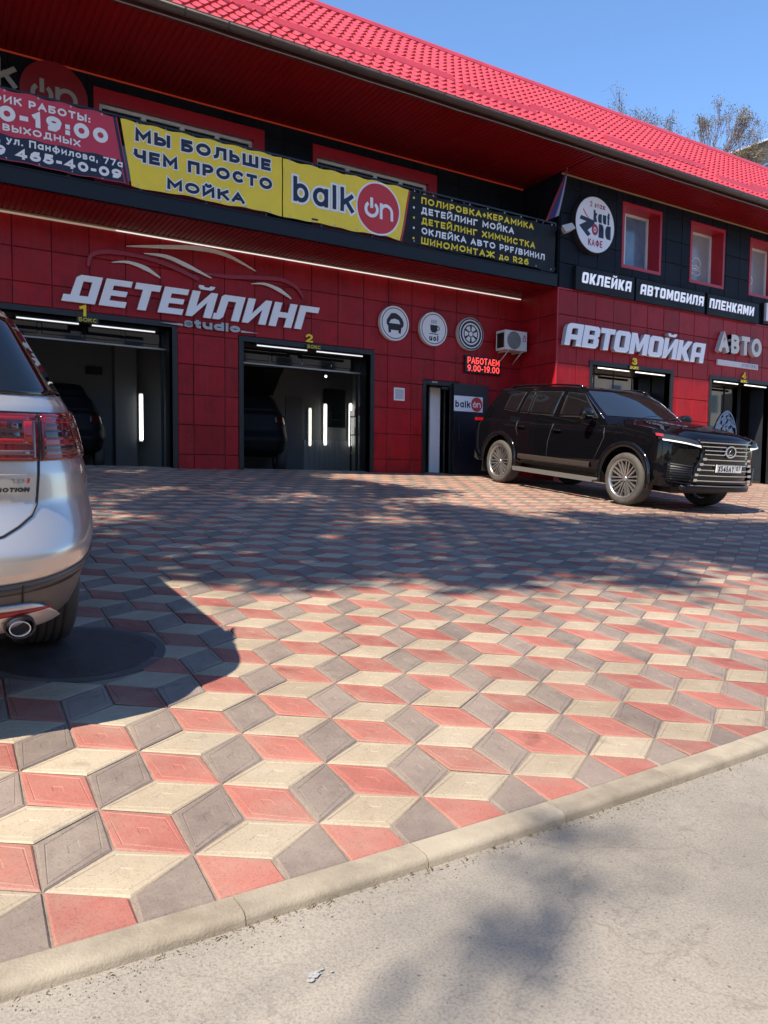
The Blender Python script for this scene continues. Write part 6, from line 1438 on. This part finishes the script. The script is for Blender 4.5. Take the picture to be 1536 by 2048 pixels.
def silver_hatch():
    x0, y0 = -0.345, 2.65
    root = thing('parked_car', 'silver family car seen from behind, cropped by the photo edge, over a round cover', 'car', (x0, y0, zg(x0, y0)), None, True)
    lx = Vector((0.0, 1, 0.09968)).normalized(); ly = Vector((-1, 0, 0.005225)).normalized(); lz = lx.cross(ly).normalized()
    root.rotation_euler = Matrix((lx, ly, lz)).transposed().to_euler()
    E = 6.0; S, thr = stack_body(VL, E); WR = .37
    b = stack_mesh(S, VL, 70, E, 240).obj('body', M['silver_paint'], None, 40, True)
    cut(b, [(ax, WR + .01, .43, s0, s1) for ax in (1.18, 4.02) for s0, s1 in ((-1.2, -.62), (.62, 1.2))]); b.parent = root
    for ax in (1.18, 4.02):
        for s in (-1, 1):
            wheel(root, ax, s*.825, WR, .25, s, 5, double=False, rimr=.70)
    for s in (-1, 1):
        m = MB(); m.tube([S(math.pi/2*s + (.0), .5) + Vector((1.18 - S(math.pi/2, .5).x + .44*math.cos(a), -.012*s, WR + .01 - .5 + .44*math.sin(a))) for a in [math.pi*(.02 + .96*i/20) for i in range(21)]], .012, 6); m.obj('arch_trim', M['black_plastic'], root)
    W_ = lambda z: interp(VL, z, 3)
    lowm = mat('bumper_brown_grey', (0.085, 0.075, 0.068), 0.42)
    patch(S, thr, 'lower_bumper', lambda z: W_(z) - .004, lambda z: -(W_(z) - .004), lambda u: (.31, .520 + .075*abs(2*u - 1)**5), lowm, root, .004, 60, 12)
    patch(S, thr, 'bumper_trim', .90, -.90, lambda u: (.485 + .04*abs(2*u-1)**4, .505 + .055*abs(2*u-1)**4), mat('bumper_dark', (0.045, 0.042, 0.042), 0.3), root, .0075, 50, 2, .003)
    for s in (-1, 1): patch(S, thr, 'bumper_seam', s*.632, s*.636, lambda u: (.465, .525), M['black_ink'], root, .0095, 1, 3, .003)
    sk = patch(S, thr, 'skid_plate', .765, -.765, lambda u: (.372, .462 - .082*max(0, (abs(2*u - 1) - .84)/.16)**1.8), mat('skid_silver', (0.55, 0.50, 0.47), 0.35, metal=0.6), root, .014, 60, 6, .014)
    for s in (-1, 1):
        patch(S, thr, 'reflector', s*.36, s*.715, lambda u: (.424 + .012*u*u, .446 - .002*u*u), mat('reflector_red', (0.30, 0.02, 0.02), 0.25) if 'reflector_red' not in bpy.data.materials else bpy.data.materials['reflector_red'], sk, .023, 12, 2, .003)
        ex, ez = .628, .378
        m = MB(); m.revolve([(.021, .16), (.022, .0), (.024, -.003), (.026, .0), (.025, .16)], 40); m.v = [(.055 + y, s*ex + x*1.28, ez + z) for x, y, z in m.v]; m.obj('exhaust_tip', M['chrome'], root)
        m = MB(); m.disc(0, 0, .030, .023, .03, .04, 32); m.v = [(.055 + y, s*ex + x, ez + z) for x, y, z in m.v]; m.obj('exhaust_bore', M['black_ink'], root)
        m = MB(); m.revolve([(.029, .10), (.033, .0), (.037, -.003), (.039, .10)], 40); m.v = [(.05 + y, s*ex + x*1.25, ez + .006 + z) for x, y, z in m.v]; m.obj('exhaust_surround', M['black_plastic'], root)
    gate = [(-.700, 1.054), (-.702, 1.0), (-.702, .95), (-.698, .86), (-.690, .765), (-.672, .730), (-.63, .70), (-.582, .675), (-.50, .655), (-.40, .645), (-.2, .64), (0, .638)]
    gate = gate + [(-y, z) for y, z in gate[::-1]][1:]
    pl = []
    for (ya, za), (yb, zb) in zip(gate, gate[1:]):
        for i in range(8): y, z = ya + (yb - ya)*i/8, za + (zb - za)*i/8; pl.append(tuple(S(thr(y, z), z, 0.0)))
    m = MB(); m.tube(pl, .0045, 6); m.obj('tailgate_gap', M['black_ink'], root)
    patch(S, thr, 'crease', .685, -.685, lambda u: (.858, .861), mat('crease_light', (0.66, 0.63, 0.6), 0.3, metal=.7), root, .002, 20, 1, .002)
    patch(S, thr, 'rear_window', lambda z: W_(z) - .040, lambda z: -(W_(z) - .040), lambda u: (1.112, 1.372), M['car_glass'], root, .003, 40, 12, .004)
    m = MB()
    m.grid(lambda y, p: (p[0] + .20*(abs(y)/.60)**4, y, p[1] - .02*(abs(y)/.60)**3), [-.560 + 1.12*i/24 for i in range(25)], [(.62, 1.64), (.46, 1.55), (.315, 1.430), (.305, 1.412), (.32, 1.395), (.41, 1.385)], 0, True, True); o = m.obj('spoiler', M['silver_paint'], root)
    q = o.modifiers.new('t', 'SOLIDIFY'); q.thickness = .01
    mm = lambda n, *a, **k: bpy.data.materials[n] if n in bpy.data.materials else mat(n, *a, **k)
    for s in (-1, 1):
        m = MB(); m.tube([tuple(S(thr(s*(W_(z) - .010), z), z, .002)) for z in (1.09, 1.13, 1.17, 1.22, 1.27, 1.32, 1.37, 1.41)], .004, 6); m.obj('pillar_trim', mm('pillar_line', (0.55, 0.54, 0.52), 0.45), root)
        red = mm('lamp_red', (0.11, 0.004, 0.008), 0.08, coat=0.5); brt = mm('lamp_bright', (0.24, 0.007, 0.010), 0.12, coat=0.5)
        drk = mm('lamp_dark', (0.025, 0.006, 0.009), 0.10, coat=0.5); amb = mm('lamp_amber', (0.18, 0.05, 0.03), 0.15, coat=0.5); clr = mm('lamp_clear', (0.13, 0.07, 0.07), 0.12, coat=0.5)
        B0 = .902
        lo = patch(S, thr, 'tail_light', s*.708, lambda z: s*(W_(z) - .0015), lambda u: (B0, 1.052 + .004*u), red, root, .006, 36, 12, .010)
        def P_(nm, a, b_, z0, z1, mt): patch(S, thr, nm, (lambda z: s*(a(z) if callable(a) else a)), (lambda z: s*(b_(z) if callable(b_) else b_)), lambda u: (z0, z1), mt, lo, .0115, 20, 4, .0006)
        e = lambda z: W_(z) - .012                     # outer edge of the visible lamp face
        P_('lamp_band', .714, lambda z: e(z) - .05, 1.022, 1.041, brt); P_('lamp_box', .716, .768, 1.000, 1.018, red); P_('lamp_field', .714, lambda z: e(z) - .085, .974, .999, drk)
        P_('lamp_band', .714, lambda z: e(z) - .085, .951, .973, brt); P_('lamp_field', .714, lambda z: e(z) - .085, .937, .950, drk)
        P_('lamp_arm', lambda z: e(z) - .080, lambda z: e(z) - .052, .940, 1.020, amb)
        P_('lamp_arm', lambda z: e(z) - .044, lambda z: e(z) - .012, .940, 1.012, brt)
        P_('turn_lamp', .714, lambda z: e(z) - .052, .917, .934, amb); P_('lamp_clear', lambda z: e(z) - .047, lambda z: e(z) - .008, .918, .933, clr); P_('lamp_line', .714, lambda z: e(z) - .052, .908, .913, brt)
        li = patch(S, thr, 'tail_light', s*.20, s*.694, lambda u: (B0, 1.050), red, root, .006, 30, 12, .010)
        def Q_(nm, a, b_, z0, z1, mt): patch(S, thr, nm, s*a, s*b_, lambda u: (z0, z1), mt, li, .0115, 12, 3, .0006)
        Q_('lamp_band', .22, .685, 1.030, 1.041, brt); Q_('lamp_field', .22, .645, .998, 1.028, drk); Q_('lamp_box', .22, .628, 1.003, 1.024, red)
        Q_('lamp_field', .22, .648, .975, .997, drk); Q_('lamp_arm', .650, .676, .962, 1.028, brt)
        Q_('lamp_band', .22, .676, .955, .972, brt); Q_('reversing_lamp', .22, .680, .920, .936, clr); Q_('lamp_line', .22, .688, .907, .911, brt)
        patch(S, thr, 'shelf_gap', s*.10, lambda z: s*(W_(z) - .02), lambda u: (1.0535, 1.0585), M['black_ink'], root, .003, 24, 2, .003)
    def badge(s_, ya, yb, za, zb, mt, bold, name):
        m = MB(); text(m, s_, ya, yb, za, zb, 0, bold=bold, depth=0.001, shear=.18)
        m.v = [tuple(S(thr(-x, z), z, .002 - y)) for x, y, z in m.v]; m.obj(name, mt, root)
    badge("TD", .612, .654, .833, .848, M['chrome'], .03, 'badge'); badge("I", .659, .671, .833, .848, mat('badge_red', (0.3, 0.01, 0.02), .3), .05, 'badge_letter'); badge("4MOTION", .548, .668, .805, .819, M['black_ink'], .06, 'badge')
    return root
hatch = silver_hatch()

# ---------------- two dark cars inside the bays
def bay_car(x, y, z, rot, label, hatch_open):
    root = thing('parked_car', label, 'car', (x, y, z), 'cars inside the bays', True); root.rotation_euler = (0, 0, rot)
    lv = [(a, b, min(c, 2.5 + c*.42), d) for a, b, c, d in VL]; lv = [(z_*1.12, a, b*.72, d) for z_, a, b, d in lv]
    S, thr = stack_body(lv, 5.0); b = stack_mesh(S, lv, 30, 5.0, 96).obj('body', mat('dim_black', (0.006, 0.006, 0.007), 0.5, spec=0.15) if 'dim_black' not in bpy.data.materials else bpy.data.materials['dim_black'], None, 40, True); b.parent = root
    for s in (-1, 1):
        for ax in (.75, 2.4):
            m = MB(); m.revolve([(.2, -.1), (.33, -.1), (.34, 0), (.33, .1), (.2, .1)], 32); m.v = [(ax + q[0], s*.82 + q[1], .34 + q[2]) for q in m.v]; m.obj('wheel', M['tyre'], root)
        patch(S, thr, 'tail_light', s*.60, lambda z_: s*(interp(lv, z_, 3) - .01), lambda u: (1.0, 1.19), mat('dim_red', (0.05, 0.004, 0.005), .15) if 'dim_red' not in bpy.data.materials else bpy.data.materials['dim_red'], root, .006, 12, 4)
    patch(S, thr, 'rear_window', lambda z_: interp(lv, z_, 3) - .08, lambda z_: -(interp(lv, z_, 3) - .08), lambda u: (1.27, 1.60), bpy.data.materials['dim_black'], root, .004, 16, 6)
    root.scale = (.94,)*3 if hatch_open else (.80,)*3
    if hatch_open:
        m = MB(); m.prism([(.45, 1.70), (-.25, 2.02), (-.62, 2.06), (-.66, 2.02), (-.28, 1.93), (.45, 1.62)], -.62, .62); m.obj('raised_tailgate', bpy.data.materials['dim_black'], root, 30, True)
    return root
bay_car(5.62, 14.25, 1.336, R_(78), 'black car with its tailgate raised inside the second bay', True)
bay_car(2.22, 14.2, 1.336, R_(84), 'black car inside the first bay behind the silver car', False)
# ------------------------------------------------------------------ trees and neighbours
M['bark'] = mat('bark', (0.085, 0.065, 0.05), 0.9, noise=0.3, scale=14, bump=0.6, bscale=20)
def leaf_mat(name, c0, c1):
    m = bpy.data.materials.new(name); m.use_nodes = True; t = m.node_tree; b = t.nodes["Principled BSDF"]; b.inputs["Roughness"].default_value = 0.55
    g_ = t.nodes.new("ShaderNodeNewGeometry"); mx = t.nodes.new("ShaderNodeMix"); mx.data_type = 'RGBA'; mx.inputs[6].default_value = (*c0, 1); mx.inputs[7].default_value = (*c1, 1)
    t.links.new(g_.outputs["Random Per Island"], mx.inputs[0]); t.links.new(mx.outputs[2], b.inputs["Base Color"]); return m
M['leaf'] = leaf_mat('leaf_green', (0.035, 0.065, 0.015), (0.09, 0.13, 0.03))
M['bud'] = leaf_mat('leaf_bud', (0.065, 0.050, 0.022), (0.12, 0.105, 0.045))
def leaves(mb, c, n, sig, size, rg, flat=0.8):
    for _ in range(n):
        p = Vector((c[0] + rg.gauss(0, sig), c[1] + rg.gauss(0, sig), c[2] + rg.gauss(0, sig*flat)))
        a = Vector((rg.gauss(0, 1), rg.gauss(0, 1), rg.gauss(0, .7))).normalized(); b = a.orthogonal().normalized(); b = (b + a.cross(b)*rg.uniform(-1, 1)).normalized(); s_ = size*rg.uniform(.6, 1.3)
        k = mb.add((p - a*s_, p + b*s_*.45, p + a*s_, p - b*s_*.45)); mb.face((k, k+1, k+2, k+3))
def limb(mb, a, b, r0, r1, rg, n=5, wob=.15):
    a, b = Vector(a), Vector(b); L = (b - a).length; pts = []
    for i in range(n + 1):
        t = i/n; q = a.lerp(b, t); q.z += .18*L*t*(1 - t)
        if 0 < i < n: q += Vector((rg.uniform(-1, 1), rg.uniform(-1, 1), rg.uniform(-1, 1)))*wob*L*.25
        pts.append(q)
    mb.tube(pts, [r0 + (r1 - r0)*i/n for i in range(n + 1)], 7); return pts
def shade_tree(name, label, base, fork, blobs, seed, group):
    """blobs: (ground x, ground y, radius, height above ground, leaf clusters) - where each clump's shade has to fall"""
    rg = random.Random(seed); t = thing(name, label, 'tree', base, group)
    tr = MB(); top = Vector((base[0] + .4, base[1] + .2, base[2] + fork)); limb(tr, Vector(base) - Vector((0, 0, .2)), top, .27, .20, rg, 6, .05); cr = MB()
    for gx, gy, r, dh, n in blobs:
        c = Vector((gx - .73*dh, gy - .294*dh, zg(gx, gy) + dh)); pts = limb(tr, top, c, .055 if r > .2 else .02, .012 if r > .2 else .004, rg, 6, .25)
        for _ in range(int(n*2.0) if r > .2 else n):
            while True:
                q = Vector((rg.uniform(-1, 1), rg.uniform(-1, 1), rg.uniform(-.7, .7)))
                if q.length < 1: break
            q = c + q*r*1.12
            if rg.random() < .5: tr.tube([pts[-2].lerp(c, rg.random()), q], [.012, .004], 4)
            leaves(cr, q, 60 if r > .2 else 24, .20 if r > .2 else .085, .092 if r > .2 else .045, rg)
    tr.obj('trunk', M['bark'], t); cr.obj('crown', M['leaf'], t)
Bm = [(2.0, 8.6, 1.1, 9.6, 15), (3.6, 8.2, 1.1, 10.2, 17), (5.2, 7.6, 1.1, 10, 16), (2.6, 6.7, 1.0, 9.8, 14), (1.5, 6.4, .8, 9.2, 11), (4.3, 5.9, .9, 10.4, 15), (6.2, 6.4, 1.0, 10.6, 15), (5.3, 5.0, .65, 10.6, 9), (7.6, 6.6, .9, 10.8, 12), (7.0, 5.3, .7, 11, 10), (8.9, 6.2, .8, 11.2, 11), (10.1, 5.7, .7, 11.2, 9), (8.6, 4.9, .55, 11.4, 7), (11.3, 5.3, .7, 11.4, 8), (3.0, 5.3, .6, 9.8, 7), (6.6, 4.2, .4, 11, 4), (4.9, 3.9, .30, 10.8, 2), (9.8, 4.6, .4, 11.4, 4), (12.2, 6.2, .7, 11.2, 7), (2.3, 5.1, .55, 10, 6), (3.5, 4.75, .5, 10.4, 6), (4.5, 4.55, .42, 10.6, 5), (7.6, 4.5, .4, 11, 4), (6.0, 5.5, .7, 10.6, 9), (3.2, 7.4, .9, 10.2, 12), (8.0, 5.8, .7, 11, 9)]
shade_tree('street_tree', 'tall leafy tree beside the parked cars whose shade dapples the paving', (-4.2, 3.2, zg(-4.2, 3.2)), 6.5, Bm, 11, 'leafy trees along the plaza')
Bm = [(1.2, 10.6, 1.3, 9.0, 24), (3.2, 10.4, 1.2, 9.2, 26), (5.0, 9.9, 1.0, 9.4, 22), (2.2, 12.0, 1.2, 8.6, 26), (4.2, 11.8, 1.1, 9.2, 26), (5.6, 11.2, .8, 9.4, 18), (0.4, 12.3, 1.2, 8.4, 18), (6.4, 10.0, .6, 9.6, 12), (5.4, 12.5, .7, 9.4, 16)]
shade_tree('street_tree', 'broad leafy tree near the building end that shades the first bays', (-6.2, 9.6, zg(-6.2, 9.6)), 5.5, Bm, 12, 'leafy trees along the plaza')
Bm = [(1.10, 1.26, .08, 8.6, 2), (1.53, 1.50, .06, 8.9, 1), (1.40, 1.37, .06, 9.1, 1), (.92, 1.14, .07, 8.5, 1), (-3.0, .4, 1.0, 8.8, 18), (-3.9, -.6, 1.3, 8.4, 22), (-1.6, -1.2, 1.2, 8.8, 20), (-4.0, 1.4, 1.2, 7.8, 18)]
shade_tree('street_tree', 'leafy roadside tree throwing soft leaf shadows on the asphalt', (-8.6, -2.6, .1), 5.5, Bm, 13, 'leafy trees along the plaza')

def twig_tree(label, base, top_z, spread, seed, lean=0.0):
    rg = random.Random(seed); t = thing('bare_tree', label, 'tree', base, 'sparse trees behind the roof')
    tr = MB(); cr = MB(); H = top_z - base[2]
    def grow(p, d, L, r, lv):
        q = p + d*L
        mid = p.lerp(q, .5) + Vector((rg.uniform(-1, 1), rg.uniform(-1, 1), rg.uniform(-.3, 1)))*L*.07
        tr.tube([p, mid, q], [r, r*.85, r*.68], 5 if lv > 2 else 4, 0, False)
        if lv == 0 or q.z > top_z:
            leaves(cr, q, rg.randint(5, 11), .09, .040, rg); return
        if lv <= 2: leaves(cr, mid, rg.randint(2, 6), .10, .036, rg)
        for _ in range(rg.choice((2, 3, 3)) if lv > 1 else 3):
            ax = Vector((rg.gauss(0, 1), rg.gauss(0, 1), rg.gauss(0, .6))).normalized()
            nd = (d + ax*rg.uniform(.35, .75)*spread + Vector((0, 0, .16))).normalized(); grow(q, nd, L*rg.uniform(.62, .85), r*.62, lv - 1)
    tr.tube([Vector(base), Vector(base) + Vector((lean*.3, 0, H*.50))], [.26, .17], 9)
    for k in range(4):
        a = k*1.57 + rg.uniform(-.4, .4); grow(Vector(base) + Vector((lean*.3, 0, H*(.42 + .02*k))), Vector((math.cos(a)*.5 + lean*.1, math.sin(a)*.5, 1)).normalized(), H*.16, .09, 6)
    tr.obj('trunk', mat('pale_bark', (0.13, 0.105, 0.085), 0.9), t); cr.obj('crown', M['bud'], t)
twig_tree('thin branching tree with brownish buds behind the middle of the red roof', (25.7, 22.0, 1.4), 15.3, .70, 5)
twig_tree('thin branching tree with brownish buds behind the roof beside the grey brick house', (27.8, 22.0, 1.4), 15.1, .55, 9)

# brick house behind, at the roof's far end
t = thing('brick_house', 'old grey brick house with white eaves and an arched window behind the roof', 'building', (44, 26, 1.2))
br = bpy.data.materials.new('grey_brick'); br.use_nodes = True; n_ = br.node_tree; bb = n_.nodes["Principled BSDF"]; bb.inputs["Roughness"].default_value = .85
tx = n_.nodes.new("ShaderNodeTexBrick"); tx.inputs["Scale"].default_value = 1.0; tx.inputs["Color1"].default_value = (.19, .16, .145, 1); tx.inputs["Color2"].default_value = (.26, .225, .20, 1); tx.inputs["Mortar"].default_value = (.33, .30, .27, 1)
tx.inputs["Brick Width"].default_value = .25; tx.inputs["Row Height"].default_value = .08; tx.inputs["Mortar Size"].default_value = .010
co = n_.nodes.new("ShaderNodeTexCoord"); mp = n_.nodes.new("ShaderNodeMapping"); mp.inputs["Rotation"].default_value = (R_(90), 0, 0); n_.links.new(co.outputs["Object"], mp.inputs[0]); n_.links.new(mp.outputs[0], tx.inputs[0]); n_.links.new(tx.outputs[0], bb.inputs["Base Color"])
gz = lambda x: 18.02 + (x - 36.34)*.4545
m = MB(); m.prism([(36.9, 1.0), (52.1, 1.0), (52.1, gz(36.9) - .1), (44.5, gz(44.5) - .1), (36.9, gz(36.9) - .1)], 26.0, 40.0)
wall = m.obj('wall', br, t)
m = MB()
for a, b in ((36.2, 44.5), (52.8, 44.5)):
    za = gz(36.2); m.prism([(a, za), (b, gz(44.5)), (b, gz(44.5) + .10), (a, za + .10)], 25.3, 40.4)
rf = m.obj('roof', mat('eave_white', (0.72, 0.70, 0.67), 0.5), t)
m = MB()
for a, b in ((36.75, 44.5), (52.25, 44.5)): m.prism([(a, gz(36.75) - .14), (b, gz(44.5) - .14), (b, gz(44.5) - .003), (a, gz(36.75) - .003)], 25.5, 25.998)
m.obj('eave_board', mat('eave_timber', (0.11, 0.09, 0.075), 0.7), rf)
for i, cx in enumerate((40.55, 44.5, 48.45)):
    zt = 18.55 if i != 1 else 19.3
    arch = [(cx - .72, zt - 2.0), (cx + .72, zt - 2.0), (cx + .72, zt - .5)] + [(cx + .72*math.cos(a), zt - .5 + .5*math.sin(a)) for a in [math.pi*k/16 for k in range(1, 16)]] + [(cx - .72, zt - .5)]
    m = MB(); m.prism([(cx + (x - cx)*1.14, zt - 1 + (z - zt + 1)*1.07) for x, z in arch], 25.94, 25.999); o = m.obj('window', mat('sash_white', (0.6, 0.58, 0.53), .5), t)
    m = MB(); m.prism(arch, 25.92, 25.938); m.obj('pane', M['glass_window'], o)
# cream house across the road, mirrored in the glass and in the car paint
t = thing('town_house', 'cream town house across the road, seen only mirrored in glass', 'building', (10, -17, 0))
m = MB(); m.box(-22, 120, -30, -17, -.3, 9.5); m.obj('wall', mat('cream_render', (0.80, 0.68, 0.52), 0.85, noise=.08, scale=.6), t)
m = MB(); m.box(-22.6, 120.6, -30.6, -16.4, 9.51, 9.9); m.obj('cornice', mat('cornice_stone', (0.4, 0.36, 0.3), .8), t)
for zf in (1.3, 4.4, 7.0):
    for i in range(46):
        x = -20 + i*3.0; m = MB(); m.box(x, x + 1.25, -17.0, -16.94, zf, zf + 1.7); o = m.obj('window', M['white_pvc'], t)
        m = MB(); m.box(x + .1, x + 1.15, -16.938, -16.92, zf + .1, zf + 1.6); m.obj('pane', M['glass_dark'], o)
